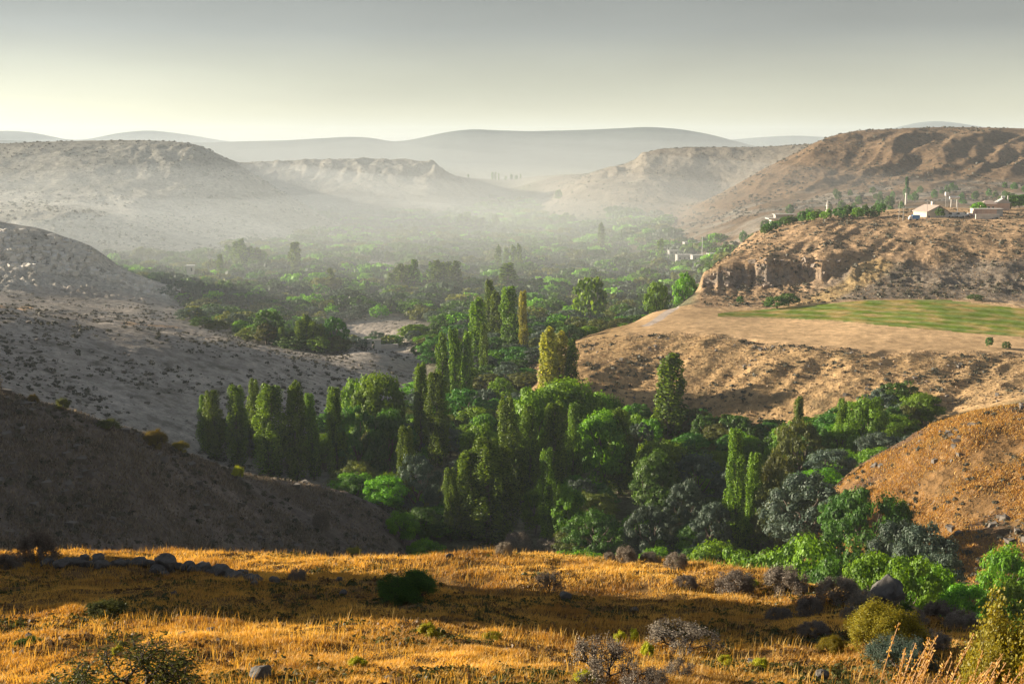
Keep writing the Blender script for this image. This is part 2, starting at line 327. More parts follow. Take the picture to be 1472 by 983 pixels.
# ------------------------------------------------------------------ materials
def nodes_of(name):
    m = bpy.data.materials.new(name); m.use_nodes = True
    n = m.node_tree.nodes; n.clear(); out = n.new('ShaderNodeOutputMaterial')
    return m, n, m.node_tree.links, out

def mat_plain(name, col, rough=0.85, var=0.25, scale=3.0, metal=0.0):
    m, n, l, out = nodes_of(name)
    b = n.new('ShaderNodeBsdfPrincipled'); b.inputs['Roughness'].default_value = rough; b.inputs['Metallic'].default_value = metal
    tc = n.new('ShaderNodeTexCoord'); no = n.new('ShaderNodeTexNoise'); no.inputs['Scale'].default_value = scale; no.inputs['Detail'].default_value = 5
    mr = n.new('ShaderNodeMapRange'); mr.inputs[3].default_value = 1 - var; mr.inputs[4].default_value = 1 + var
    mx = n.new('ShaderNodeVectorMath'); mx.operation = 'SCALE'; mx.inputs[0].default_value = col
    l.new(tc.outputs['Object'], no.inputs['Vector']); l.new(no.outputs[0], mr.inputs[0]); l.new(mr.outputs[0], mx.inputs['Scale'])
    l.new(mx.outputs[0], b.inputs['Base Color']); l.new(b.outputs[0], out.inputs[0])
    return m

def mat_leaf(name, c0, c1, tr, trans=0.4, hue=0.04):
    """foliage: colour runs c0..c1 with the leaf's own tint; light passes through"""
    m, n, l, out = nodes_of(name)
    at = n.new('ShaderNodeAttribute'); at.attribute_name = 'tint'
    mx = n.new('ShaderNodeMixRGB'); mx.inputs[1].default_value = (*c0, 1); mx.inputs[2].default_value = (*c1, 1)
    oi = n.new('ShaderNodeObjectInfo'); mr = n.new('ShaderNodeMapRange'); mr.inputs[3].default_value = 0.72; mr.inputs[4].default_value = 1.28
    mh = n.new('ShaderNodeMapRange'); mh.inputs[3].default_value = 0.5 - hue; mh.inputs[4].default_value = 0.5 + hue
    h = n.new('ShaderNodeHueSaturation')
    d = n.new('ShaderNodeBsdfDiffuse'); t = n.new('ShaderNodeBsdfTranslucent'); ms = n.new('ShaderNodeMixShader'); ms.inputs[0].default_value = trans
    g = n.new('ShaderNodeBsdfGlossy'); g.inputs['Roughness'].default_value = 0.5; g.inputs['Color'].default_value = (0.5, 0.5, 0.5, 1)
    mg = n.new('ShaderNodeMixShader'); mg.inputs[0].default_value = 0.035
    mt = n.new('ShaderNodeMixRGB'); mt.blend_type = 'MULTIPLY'; mt.inputs[0].default_value = 1; mt.inputs[2].default_value = (*tr, 1)
    l.new(at.outputs['Fac'], mx.inputs[0]); l.new(mx.outputs[0], h.inputs['Color'])
    l.new(oi.outputs['Random'], mr.inputs[0]); l.new(mr.outputs[0], h.inputs['Value']); l.new(oi.outputs['Random'], mh.inputs[0]); l.new(mh.outputs[0], h.inputs['Hue'])
    l.new(h.outputs[0], d.inputs[0]); l.new(h.outputs[0], mt.inputs[1]); l.new(mt.outputs[0], t.inputs[0])
    l.new(d.outputs[0], ms.inputs[1]); l.new(t.outputs[0], ms.inputs[2]); l.new(ms.outputs[0], mg.inputs[1]); l.new(g.outputs[0], mg.inputs[2]); l.new(mg.outputs[0], out.inputs[0])
    return m

def mat_ground(name, speck=0.5, bump=0.6, fine=1.0):
    """dry ground: surveyed soil colour with patches, tufts, scrub flecks and small stones"""
    m, n, l, out = nodes_of(name)
    b = n.new('ShaderNodeBsdfDiffuse'); b.inputs['Roughness'].default_value = 0.6
    ca = n.new('ShaderNodeAttribute'); ca.attribute_name = 'soil'
    ge = n.new('ShaderNodeNewGeometry')
    def noise(sc, det, rough=0.6):
        t = n.new('ShaderNodeTexNoise'); t.inputs['Scale'].default_value = sc; t.inputs['Detail'].default_value = det; t.inputs['Roughness'].default_value = rough
        l.new(ge.outputs['Position'], t.inputs['Vector']); return t
    def rng_(src, a, b_, lo, hi):
        r = n.new('ShaderNodeMapRange'); r.inputs[1].default_value = a; r.inputs[2].default_value = b_; r.inputs[3].default_value = lo; r.inputs[4].default_value = hi
        l.new(src, r.inputs[0]); return r.outputs[0]
    n1 = noise(0.022, 6); n2 = noise(0.35, 6, 0.7); n3 = noise(2.6, 3); n4 = noise(0.11, 5, 0.65)
    v = n.new('ShaderNodeMath'); v.operation = 'MULTIPLY'
    l.new(rng_(n1.outputs[0], 0.3, 0.7, 0.72, 1.25), v.inputs[0]); l.new(rng_(n2.outputs[0], 0.3, 0.7, 0.55, 1.42), v.inputs[1])
    v2 = n.new('ShaderNodeMath'); v2.operation = 'MULTIPLY'; l.new(v.outputs[0], v2.inputs[0]); l.new(rng_(n3.outputs[0], 0.25, 0.75, 0.75, 1.25), v2.inputs[1])
    sc = n.new('ShaderNodeVectorMath'); sc.operation = 'SCALE'; l.new(ca.outputs['Color'], sc.inputs[0]); l.new(v2.outputs[0], sc.inputs['Scale'])
    # scrub flecks
    mx = n.new('ShaderNodeMixRGB'); mx.inputs[2].default_value = (0.055, 0.055, 0.035, 1)
    l.new(sc.outputs[0], mx.inputs[1]); l.new(rng_(n4.outputs[0], 0.53, 0.68, 0, speck), mx.inputs[0])
    # pale stony patches
    mp = n.new('ShaderNodeMixRGB'); mp.inputs[2].default_value = (0.42, 0.38, 0.33, 1)
    n5 = noise(0.6, 5, 0.75)
    l.new(mx.outputs[0], mp.inputs[1]); l.new(rng_(n5.outputs[0], 0.6, 0.72, 0, 0.45 * fine), mp.inputs[0])
    bp = n.new('ShaderNodeBump'); bp.inputs['Strength'].default_value = bump; bp.inputs['Distance'].default_value = 1.0
    hh_ = n.new('ShaderNodeMath'); hh_.operation = 'ADD'
    s2 = n.new('ShaderNodeMath'); s2.operation = 'MULTIPLY'; s2.inputs[1].default_value = 1.3; l.new(n2.outputs[0], s2.inputs[0])
    s3 = n.new('ShaderNodeMath'); s3.operation = 'MULTIPLY'; s3.inputs[1].default_value = 2.6; l.new(n4.outputs[0], s3.inputs[0])
    l.new(s2.outputs[0], hh_.inputs[0]); l.new(s3.outputs[0], hh_.inputs[1]); l.new(hh_.outputs[0], bp.inputs['Height'])
    l.new(bp.outputs[0], b.inputs['Normal']); l.new(mp.outputs[0], b.inputs['Color']); l.new(b.outputs[0], out.inputs[0])
    return m

M_GROUND = mat_ground('dry_hillside', 0.6, 0.7)
M_MEADOW = mat_ground('meadow_soil', 0.3, 0.3, 0.3)
M_FIELD = mat_ground('field_soil', 0.12, 0.12, 0.15)
M_MOUNT = mat_ground('far_mountain', 0.0, 0.0, 0.0)

# ------------------------------------------------------------------ ground colours
C = np.zeros((NP_, NR, 3)); C[:] = (0.17, 0.165, 0.10)
kr = [np.broadcast_to(KR[k][:, None], X.shape) for k in range(K)]
LG = np.log(RG)
def blend(mask, col):
    global C
    C = C * (1 - mask[..., None]) + np.array(col) * mask[..., None]
def bw(lo, hi, s=0.012): return sstep(-s, s, LG - lo) * (1 - sstep(-s, s, LG - hi))
pn = fbm(X / 40, Y / 40, 3, 200); pn2 = fbm(X / 9, Y / 9, 3, 201)
flat_f = (LG > KR[13][:, None]) & (LG < KR[14][:, None]) & (PXG > 900)
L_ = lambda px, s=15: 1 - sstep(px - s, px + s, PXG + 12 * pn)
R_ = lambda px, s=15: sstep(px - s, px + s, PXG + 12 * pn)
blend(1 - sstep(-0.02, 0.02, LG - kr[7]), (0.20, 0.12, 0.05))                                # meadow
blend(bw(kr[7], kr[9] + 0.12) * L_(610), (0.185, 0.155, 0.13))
blend(bw(kr[10] - 0.02, kr[14] + 0.10) * L_(615), (0.42, 0.375, 0.325))
blend(bw(kr[13] - 0.03, kr[14] + 0.12) * L_(600) * sstep(-0.25, 0.3, pn), (0.46, 0.40, 0.34))
blend(bw(kr[14] + 0.05, kr[17] - 0.02) * L_(265), (0.52, 0.48, 0.41))
blend(bw(kr[18] + 0.03, kr[23]) * L_(560), (0.36, 0.34, 0.29))
blend(bw(kr[18] + 0.06, kr[20] + 0.05) * L_(420), (0.56, 0.53, 0.46))
blend(bw(kr[22] - 0.01, kr[25]) * R_(330) * L_(735), (0.27, 0.25, 0.215))
blend(bw(kr[8] - 0.1, kr[10]) * R_(1150), (0.27, 0.16, 0.07))
blend(bw(kr[8] - 0.1, kr[10]) * R_(1150) * sstep(0.1, 0.6, pn2 + 0.5 * pn), (0.16, 0.10, 0.06))
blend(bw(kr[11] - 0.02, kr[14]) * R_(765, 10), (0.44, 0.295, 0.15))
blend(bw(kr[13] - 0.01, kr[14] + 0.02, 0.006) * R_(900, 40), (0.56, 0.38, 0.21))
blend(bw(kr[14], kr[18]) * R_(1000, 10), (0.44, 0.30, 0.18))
blend(bw(kr[14] + 0.01, kr[15], 0.01) * R_(1180, 40), (0.22, 0.18, 0.14))
blend(bw(kr[18], kr[21] + 0.2) * R_(905), (0.20, 0.137, 0.085))
blend(bw(kr[18] + .02, kr[20]) * R_(920) * sstep(-0.3, 0.5, pn), (0.26, 0.23, 0.19))
blend(bw(kr[21] + 0.08, kr[25]) * R_(770), (0.25, 0.215, 0.17))
blend(bw(kr[24], kr[26]) * R_(640) * L_(900), (0.30, 0.29, 0.24))
blend(sstep(0, 0.1, LG - kr[26]), (0.085, 0.105, 0.095))
# bare rock on the steep faces
GR = np.abs(np.gradient(HZ.astype(float), axis=1) / (RG * np.gradient(LR)[None]))
rock = sstep(0.75, 1.25, GR) * sstep(120, 200, RG)
blend(rock * 0.8, (0.26, 0.225, 0.19))
blend(clf * sstep(0.5, 0.9, GR) * 0.9, (0.36, 0.30, 0.25))

def plan_line(pts):
    q = [hit(*p) for p in pts]
    return np.array([(a[0], a[1]) for a in q])
def line_dist(pl):
    dmin = np.full(X.shape, 1e9)
    for a, b in zip(pl[:-1], pl[1:]):
        ab = b - a; L2 = (ab ** 2).sum() + 1e-9
        t = np.clip(((X - a[0]) * ab[0] + (Y - a[1]) * ab[1]) / L2, 0, 1)
        dmin = np.minimum(dmin, np.hypot(X - a[0] - t * ab[0], Y - a[1] - t * ab[1]))
    return dmin
track = line_dist(plan_line([(966, 424), (972, 434), (968, 444), (955, 452), (945, 460), (930, 468)]))
path_l = line_dist(plan_line([(0, 441), (40, 441)])); path_l2 = line_dist(plan_line([(140, 464), (190, 464), (215, 468), (250, 470)]))
path_f = line_dist(plan_line([(1472, 439), (1430, 432), (1390, 430)]))
cart = line_dist(plan_line([(1080, 452), (1160, 440), (1190, 425), (1240, 400), (1262, 380)]))
blend((1 - sstep(1.6, 3.0, np.minimum(path_l, path_l2))), (0.75, 0.52, 0.33))
blend((1 - sstep(1.0, 2.0, path_f)) * 0.8, (0.6, 0.45, 0.3))
blend((1 - sstep(3, 9, cart)) * 0.6 * R_(1000), (0.60, 0.42, 0.18))
# green field outline
fpts = [(1030, 455), (1090, 456), (1170, 460), (1260, 467), (1350, 475), (1472, 485)]
fq = [hit(*p) for p in fpts]
f_front = np.interp(PHI, [math.degrees(math.atan2(q[0], q[1])) for q in fq], [math.log(math.hypot(q[0], q[1])) for q in fq])[:, None]
bpts = [(1030, 451), (1060, 447), (1110, 444), (1240, 432), (1350, 431), (1472, 444)]
bq = [hit(*p) for p in bpts]
f_back = np.interp(PHI, [math.degrees(math.atan2(q[0], q[1])) for q in bq], [math.log(math.hypot(q[0], q[1])) for q in bq])[:, None]
GFIELD = (LG > f_front) & (LG < f_back) & (PXG > 1030)
gcol = np.array((0.15, 0.21, 0.04)) + np.clip(pn2 * 1.0 + 0.25 * pn + 0.25, 0, 1)[..., None] * np.array((0.24, 0.07, 0.07)) + (0.03 * np.sin((LG - f_front) * 260 + 2 * pn))[..., None]
C = np.where(GFIELD[..., None], gcol, C)
STUB = (LG > kr[13] + 0.003) & (LG <= np.minimum(kr[14], np.where(PXG > 1030, f_front, 99))) & (PXG > 905)
TRK = track < 2.0
C = np.where(TRK[..., None], np.array((0.50, 0.42, 0.36)), C)

# ------------------------------------------------------------------ ground meshes: one surface, cut where the land changes
Vg = np.stack([X, Y, HZ], -1).reshape(-1, 3).astype(np.float32)
def grid_normals():
    dxp = np.gradient(Vg.reshape(NP_, NR, 3), axis=0); dxr = np.gradient(Vg.reshape(NP_, NR, 3), axis=1)
    nn = np.cross(dxp, dxr); nn *= np.sign(nn[..., 2:3]); nn /= np.linalg.norm(nn, axis=-1, keepdims=True) + 1e-12
    return nn.reshape(-1, 3)
NG = grid_normals()
idx = np.arange(NP_ * NR).reshape(NP_, NR)
Q = np.stack([idx[:-1, :-1], idx[:-1, 1:], idx[1:, 1:], idx[1:, :-1]], -1).reshape(-1, 4)[:, ::-1]
zone = np.zeros((NP_, NR), int)
def setz(mask, v): zone[mask] = v
setz((LG < kr[7]), 1)
setz((LG > kr[7]) & (LG < kr[10]) & (PXG < 605), 2)
setz((LG > kr[10]) & (LG < kr[15]) & (PXG < 605), 3)
setz((LG > kr[15]) & (LG < kr[17]) & (PXG < 265), 4)
setz((LG > kr[19] - 0.02) & (LG < kr[22]) & (PXG < 565), 5)
setz((LG > kr[22]) & (LG < kr[26]) & (PXG < 735), 6)
setz((LG > kr[7]) & (LG < kr[10]) & (PXG > 1150), 7)
setz((LG > kr[11]) & (LG < kr[14]) & (PXG > 765), 8)
setz((LG > kr[14]) & (LG < kr[18]) & (PXG > 1000), 9)
setz((LG > kr[18]) & (LG < kr[22]) & (PXG > 905), 10)
setz((LG > kr[22]) & (LG < kr[26]) & (PXG >= 735), 11)
setz(LG > kr[26], 12)
setz(STUB, 13); setz(GFIELD, 14); setz(TRK, 15)
zq = zone[:-1, :-1].reshape(-1)
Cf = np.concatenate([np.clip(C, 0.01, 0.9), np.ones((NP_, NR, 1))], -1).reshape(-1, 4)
names = {0: ('ground', M_GROUND), 1: ('meadow', M_MEADOW), 2: ('hillside', M_GROUND), 3: ('hillside', M_GROUND), 4: ('hillside', M_GROUND), 5: ('hill', M_GROUND), 6: ('hill', M_GROUND),
         7: ('hillside', M_GROUND), 8: ('hillside', M_GROUND), 9: ('hillside', M_GROUND), 10: ('hill', M_GROUND), 11: ('hill', M_GROUND), 12: ('mountains', M_MOUNT),
         13: ('stubble_field', M_FIELD), 14: ('green_field', M_FIELD), 15: ('dirt_track', M_FIELD)}
for zi, (nm, mt) in names.items():
    q = Q[zq == zi]
    if not len(q): continue
    u, inv = np.unique(q, return_inverse=True); q2 = inv.reshape(q.shape)
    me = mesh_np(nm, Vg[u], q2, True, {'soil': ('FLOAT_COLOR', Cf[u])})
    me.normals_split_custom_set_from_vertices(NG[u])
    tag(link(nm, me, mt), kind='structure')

# ------------------------------------------------------------------ foliage builders
def quads_at(cen, nrm, size, asp=1.0, up=None):
    n = len(cen); size = np.broadcast_to(size, (n,))[:, None]
    nrm = nrm / (np.linalg.norm(nrm, axis=1, keepdims=True) + 1e-9)
    a = rng.normal(size=(n, 3)) if up is None else up + 0.35 * rng.normal(size=(n, 3))
    t = a - (a * nrm).sum(1, keepdims=True) * nrm; t /= np.linalg.norm(t, axis=1, keepdims=True) + 1e-9
    b = np.cross(nrm, t)
    t = t * size * 0.5 * asp; b = b * size * 0.5
    V = np.stack([cen - t, cen + b * 0.9 - t * 0.1, cen + t, cen - b * 0.9 - t * 0.1], 1).reshape(-1, 3)
    return V, np.arange(4 * n).reshape(n, 4)

def leaves(name, cen, nrm, size, tint, asp=1.0, up=None):
    V, Fq = quads_at(cen, nrm, size, asp, up)
    return mesh_np(name, V, Fq, False, {'tint': ('FLOAT', np.repeat(np.clip(tint, 0, 1), 4))})

def sph(n):
    v = rng.normal(size=(n, 3)); return v / np.linalg.norm(v, axis=1, keepdims=True)

def poplar_pts(n, Hh=20.0, Rr=2.2, plumes=34, lo=0.02):
    """columnar crown: many upright plumes of leaves packed round the stem"""
    cs, ns, ts = [], [], []
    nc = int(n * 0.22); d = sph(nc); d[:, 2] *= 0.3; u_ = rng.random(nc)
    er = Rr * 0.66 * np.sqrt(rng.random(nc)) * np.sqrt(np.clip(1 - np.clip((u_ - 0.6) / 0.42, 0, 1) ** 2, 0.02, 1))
    a_ = rng.random(nc) * 6.28; cs.append(np.stack([np.cos(a_) * er, np.sin(a_) * er, (lo + (0.95 - lo) * u_) * Hh], 1)); ns.append(cs[0] * np.array([1, 1, 0]) + 0.4 * d); ts.append(rng.uniform(0, 0.4, nc))  # inner leaves tinted darker, putting the crown's inner shade into colour
    per = (n - nc) // plumes
    for i in range(plumes):
        h0 = lo * Hh + (0.83 - lo) * Hh * ((i + rng.random()) / plumes) ** 1.12
        L = rng.uniform(0.16, 0.27) * Hh; L = min(L, Hh * rng.uniform(0.955, 1.0) - h0)
        th = i * 2.399 + rng.normal() * 0.5
        tm = (h0 + 0.75 * L) / Hh
        env = Rr * (0.84 + 0.16 * math.sin(math.pi * min(1, tm / 0.85))) * math.sqrt(max(0.08, 1 - max(0, (tm - 0.70) / 0.33) ** 3))
        rp = Rr * rng.uniform(0.22, 0.42)
        rad = max(0, env - rp) * rng.uniform(0.6, 1.22)
        t = rng.random(per) ** 0.85
        prof = np.sin(np.pi * np.clip(0.08 + 0.9 * t, 0, 1) ** 0.9) ** 0.5
        d = sph(per); d[:, 2] *= 0.4; d /= np.linalg.norm(d, axis=1, keepdims=True)
        r = rp * prof * rng.uniform(0.5, 1.1, per)
        base = np.array([math.cos(th), math.sin(th)])
        rc = rad * (0.75 + 0.28 * np.sin(t * 2.4))
        c = np.zeros((per, 3)); c[:, :2] = base * rc[:, None] + d[:, :2] * r[:, None]; c[:, 2] = h0 + L * t + d[:, 2] * r * 0.6
        cs.append(c); ns.append(d + 0.38 * sph(per)); ts.append(np.clip(rng.normal(0.5, 0.22, per) + (rng.random() - 0.5) * 0.5, 0, 1))
    return np.concatenate(cs), np.concatenate(ns), np.concatenate(ts)

def round_pts(n, Rr=5.0, Hh=9.0, lobes=34, flat=1.0, low=0.02, fine=1.0, seed=None):
    """broad crown: leaf clumps on an uneven dome, open between them"""
    cs, ns, ts = [], [], []
    w = rng.uniform(0.5, 1.2, lobes); per = (n * w / w.sum()).astype(int)
    el_ = rng.normal(size=2) * 0.15
    for i in range(lobes):
        u = (i + 0.5) / lobes
        zc = 1 - 1.72 * u; th = i * 2.399 + rng.normal() * 0.3
        rr_ = math.sqrt(max(0, 1 - min(1, abs(zc)) ** 2)) * rng.uniform(0.72, 1.12)
        lr_ = Rr * rng.uniform(0.17, 0.33) * fine
        c0 = np.array([rr_ * math.cos(th) * (Rr - lr_ * 0.7) * (1 + el_[0]), rr_ * math.sin(th) * (Rr - lr_ * 0.7) * (1 + el_[1]), 0])
        zmid = Hh * (low + 1) * 0.5; zh = Hh * (1 - low) * 0.5
        c0[2] = zmid + max(zc, -0.95) * zh * rng.uniform(0.70, 1.08) * (0.86) 
        d = sph(per[i]); d[:, 2] = np.abs(d[:, 2]) * 1.0 - 0.30; d /= np.linalg.norm(d, axis=1, keepdims=True)
        bumpy = 1 + 0.28 * np.sin(d[:, 0] * 7 + i) * np.sin(d[:, 1] * 8 + 2 * i)
        r = lr_ * bumpy * rng.uniform(0.72, 1.05, per[i])
        c = c0 + d * r[:, None] * np.array([1, 1, 0.75 * flat])
        cs.append(c); ns.append(d + 0.36 * sph(per[i])); ts.append(np.clip(rng.normal(0.5, 0.2, per[i]) + (rng.random() - 0.5) * 0.6, 0, 1))
    c = np.concatenate(cs); c[:, 2] = np.maximum(c[:, 2], 0.02)
    return c, np.concatenate(ns), np.concatenate(ts)

def tubes(segs, sides=6):
    """segs: (p0, p1, r0, r1) -> verts, quads"""
    Vs, Fs = [], []; o = 0
    an = np.arange(sides) * 2 * math.pi / sides
    for p0, p1, r0, r1 in segs:
        p0 = np.array(p0, float); p1 = np.array(p1, float); d = p1 - p0; d /= np.linalg.norm(d) + 1e-9
        a = np.cross(d, [0.31, 0.95, 0.05] if abs(d[1]) < 0.9 else [1, 0, 0]); a /= np.linalg.norm(a); b = np.cross(d, a)
        ring = np.cos(an)[:, None] * a + np.sin(an)[:, None] * b
        Vs += [p0 + ring * r0, p1 + ring * r1]
        k = np.arange(sides); k2 = (k + 1) % sides
        Fs.append(np.stack([o + k, o + k2, o + sides + k2, o + sides + k], 1)); o += 2 * sides
    return np.concatenate(Vs), np.concatenate(Fs)

def wobble(p0, p1, r0, r1, n=5, amp=0.15):
    pts = [np.array(p0, float) + (np.array(p1, float) - np.array(p0, float)) * i / n + (rng.normal(size=3) * amp if 0 < i < n else 0) for i in range(n + 1)]
    rs = np.linspace(r0, r1, n + 1)
    return [(pts[i], pts[i + 1], rs[i], rs[i + 1]) for i in range(n)]

def poplar_trunk(Hh=20.0):
    s = wobble((0, 0, -0.6), (0, 0, Hh * 0.9), 0.34, 0.04, 10, 0.06)
    for i in range(10):
        z = rng.uniform(1.2, Hh * 0.6); th = rng.random() * 6.28
        s += wobble((0, 0, z), (math.cos(th) * 1.2, math.sin(th) * 1.2, z + rng.uniform(3, 5)), 0.09, 0.02, 3, 0.1)
    V, Fq = tubes(s); return mesh_np('trunk', V, Fq, True)
def round_trunk(Rr=5.0, Hh=9.0):
    s = wobble((0, 0, -0.6), (0.3, 0.1, Hh * 0.42), 0.36, 0.24, 5, 0.12)
    for i in range(7):
        th = i * 0.95 + rng.normal() * 0.3; q = rng.uniform(0.45, 0.75) * Rr
        s += wobble((0.2, 0.05, Hh * rng.uniform(0.2, 0.4)), (math.cos(th) * q, math.sin(th) * q, Hh * rng.uniform(0.55, 0.85)), 0.17, 0.04, 5, 0.2)
    V, Fq = tubes(s); return mesh_np('trunk', V, Fq, True)

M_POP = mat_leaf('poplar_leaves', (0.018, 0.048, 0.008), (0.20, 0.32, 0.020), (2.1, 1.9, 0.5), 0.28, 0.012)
M_GRN = mat_leaf('green_leaves', (0.034, 0.10, 0.008), (0.20, 0.38, 0.018), (2.0, 1.8, 0.6), 0.32, 0.02)
M_DRK = mat_leaf('dark_leaves', (0.024, 0.070, 0.014), (0.10, 0.20, 0.026), (1.7, 1.9, 1.0), 0.30, 0.02)
M_SLV = mat_leaf('silver_leaves', (0.050, 0.082, 0.060), (0.13, 0.175, 0.125), (1.2, 1.2, 0.8), 0.25, 0.02)
M_OLV = mat_leaf('olive_leaves', (0.060, 0.080, 0.022), (0.14, 0.16, 0.035), (2.0, 1.8, 0.9), 0.35, 0.02)
M_YEL = mat_leaf('yellow_flowers', (0.30, 0.34, 0.015), (0.60, 0.55, 0.03), (1.2, 1.2, 0.8), 0.4, 0.02)
M_DRY = mat_leaf('dry_twig_leaves', (0.15, 0.125, 0.10), (0.32, 0.27, 0.21), (1.2, 1.1, 0.9), 0.25, 0.01)
M_RST = mat_leaf('rust_yellow_leaves', (0.14, 0.13, 0.015), (0.30, 0.24, 0.02), (1.7, 1.4, 0.6), 0.4, 0.015)
M_SCR = mat_leaf('scrub_leaves', (0.045, 0.045, 0.030), (0.13, 0.12, 0.085), (1.0, 1.0, 0.8), 0.2, 0.0)
M_GRS = mat_leaf('dry_grass', (0.36, 0.20, 0.055), (0.90, 0.62, 0.17), (1.3, 1.0, 0.4), 0.42, 0.0)
M_POP_LIT = mat_leaf('sunlit_poplar_leaves', (0.11, 0.12, 0.02), (0.42, 0.42, 0.06), (1.7, 1.5, 0.6), 0.35, 0.01)  # ordinary poplar leaves with warm sunlight painted into the colour
M_BARK = mat_plain('bark', (0.13, 0.10, 0.075), 0.9, 0.35, 2.0)
M_PALE_BARK = mat_plain('pale_bark', (0.42, 0.40, 0.35), 0.9, 0.3, 2.0)
M_ROCK = mat_plain('dark_rock', (0.10, 0.092, 0.082), 0.95, 0.8, 7.0)
M_PROCK = mat_plain('pale_rock', (0.36, 0.33, 0.28), 0.95, 0.4, 0.4)

def crown_mesh(kind, lod, lsz=None):
    n, sz = {0: (15000, 0.27), 1: (4200, 0.48), 2: (900, 0.95)}[lod]
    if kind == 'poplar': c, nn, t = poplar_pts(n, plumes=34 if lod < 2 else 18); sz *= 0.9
    elif kind == 'green': c, nn, t = round_pts(n, lobes=42)
    elif kind == 'dark': c, nn, t = round_pts(n, lobes=46, fine=0.9)
    elif kind == 'silver': c, nn, t = round_pts(int(n * 1.1), lobes=64, fine=0.72); sz *= 0.85
    elif kind == 'olive': c, nn, t = round_pts(n, lobes=50, fine=0.85)
    return leaves('crown', c, nn, rng.uniform(0.6, 1.3, len(c)) * sz, t)
LM = {'poplar': M_POP, 'green': M_GRN, 'dark': M_DRK, 'silver': M_SLV, 'olive': M_OLV}
CR = {}
SIZE = {}
for kd_ in LM:
    for lod in (0, 1, 2):
        for q in range(4 if (kd_ == 'poplar' or lod > 0) else 3):
            me = crown_mesh(kd_, lod)
            co = np.empty(len(me.vertices) * 3, np.float32); me.vertices.foreach_get('co', co); co = co.reshape(-1, 3)
            SIZE[me.name] = (float(np.percentile(np.abs(co[:, :2]), 97 if kd_ == 'poplar' else 98.5)) * 2, float(np.percentile(co[:, 2], 99.8)))
            me.materials.append(LM[kd_]); CR[kd_, lod, q] = me
PT = [poplar_trunk() for _ in range(2)]; RT = [round_trunk() for _ in range(3)]
PTP = poplar_trunk()
for t_ in PT + RT: t_.materials.append(M_BARK)
PTP.materials.append(M_PALE_BARK)

def merged(name, parts, mats):
    """join several meshes (each its own material index) into one datablock"""
    Vs, Fs, T, MI = [], [], [], []; o = 0
    for me, mi in parts:
        nv = len(me.vertices); v = np.empty(nv * 3, np.float32); me.vertices.foreach_get('co', v)
        f = np.empty(len(me.loops), np.int32); me.loops.foreach_get('vertex_index', f)
        t = np.zeros(nv, np.float32)
        if 'tint' in me.attributes: me.attributes['tint'].data.foreach_get('value', t)
        Vs.append(v.reshape(-1, 3)); Fs.append(f.reshape(-1, 4) + o); T.append(t); MI.append(np.full(len(me.polygons), mi, np.int32)); o += nv
    out = mesh_np(name, np.concatenate(Vs), np.concatenate(Fs), False, {'tint': ('FLOAT', np.concatenate(T))})
    for m_ in mats: out.materials.append(m_)
    out.polygons.foreach_set('material_index', np.concatenate(MI)); return out
FARM_ = {}
for kd_ in LM:
    for lod in (1, 2):
        for q in range(4):
            FARM_[kd_, lod, q] = merged('tree', [(CR[kd_, lod, q], 0), ((PT[0] if kd_ == 'poplar' else RT[q % 3]), 1)], [LM[kd_], M_BARK])

taken = []
GREENN = {'poplar': 'poplar_tree', 'green': 'broadleaf_tree', 'dark': 'broadleaf_tree', 'silver': 'silvery_tree', 'olive': 'olive_green_tree'}
def put_tree(kind, x, y, ztop, wid, label, cat, group=None, lod=None, pale=False, name=None, z0=None):
    z = float(H(x, y)[0]) if z0 is None else z0
    hh_ = max(ztop - z, 1.2); dist = math.hypot(x, y)
    if lod is None: lod = 0 if dist < 300 else 1 if dist < 560 else 2
    q = int(rng.integers(0, 3)); base_w, base_h = SIZE[CR[kind, lod if dist < 420 else max(lod, 1), q].name]
    if kind != 'poplar': wid = max(wid, 0.62 * hh_)
    else: wid *= 1.0
    rz = float(rng.random() * 6.28); sc = (wid / base_w, wid / base_w * rng.uniform(0.9, 1.1), hh_ / base_h)
    nm = name or GREENN[kind]
    taken.append((x, y, wid * 0.5))
    if dist < 420:
        root = empty(nm, (x, y, z), rz, sc)
        if kind == 'poplar': root.rotation_euler = (rng.normal() * 0.018, rng.normal() * 0.018, rz)
        tag(root, label, cat, group)
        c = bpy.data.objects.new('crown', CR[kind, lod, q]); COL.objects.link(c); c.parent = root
        tr = PTP if pale else (PT[q % 2] if kind == 'poplar' else RT[q])
        t = bpy.data.objects.new('trunk', tr); COL.objects.link(t); t.parent = root
        return root
    me = FARM_[kind, max(lod, 1), q]
    o = bpy.data.objects.new(nm, me); COL.objects.link(o); o.location = (x, y, z); o.rotation_euler = (0, 0, rz); o.scale = sc
    return tag(o, label, cat, group)

def T(kind, px, py, d, wpx, label, cat=None, group=None, **kw):
    """tree whose top was sighted at (px, py), standing d metres out, wpx columns wide"""
    ztop = ratio(py) * d; yc = d * cp - ztop * sp_
    if kind == 'poplar' and 600 < d < 1500: wpx *= 1.2
    x = (px - 736) / F * yc
    r = put_tree(kind, x, d, ztop, wpx / F * yc, label, cat or ('poplar' if kind == 'poplar' else 'tree'), group, **kw)
    if 'golden' in label and kind == 'poplar':      # sunlit poplars: the golden light is put into their leaf colour
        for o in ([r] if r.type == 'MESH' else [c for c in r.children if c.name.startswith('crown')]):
            o.material_slots[0].link = 'OBJECT'; o.material_slots[0].material = M_POP_LIT
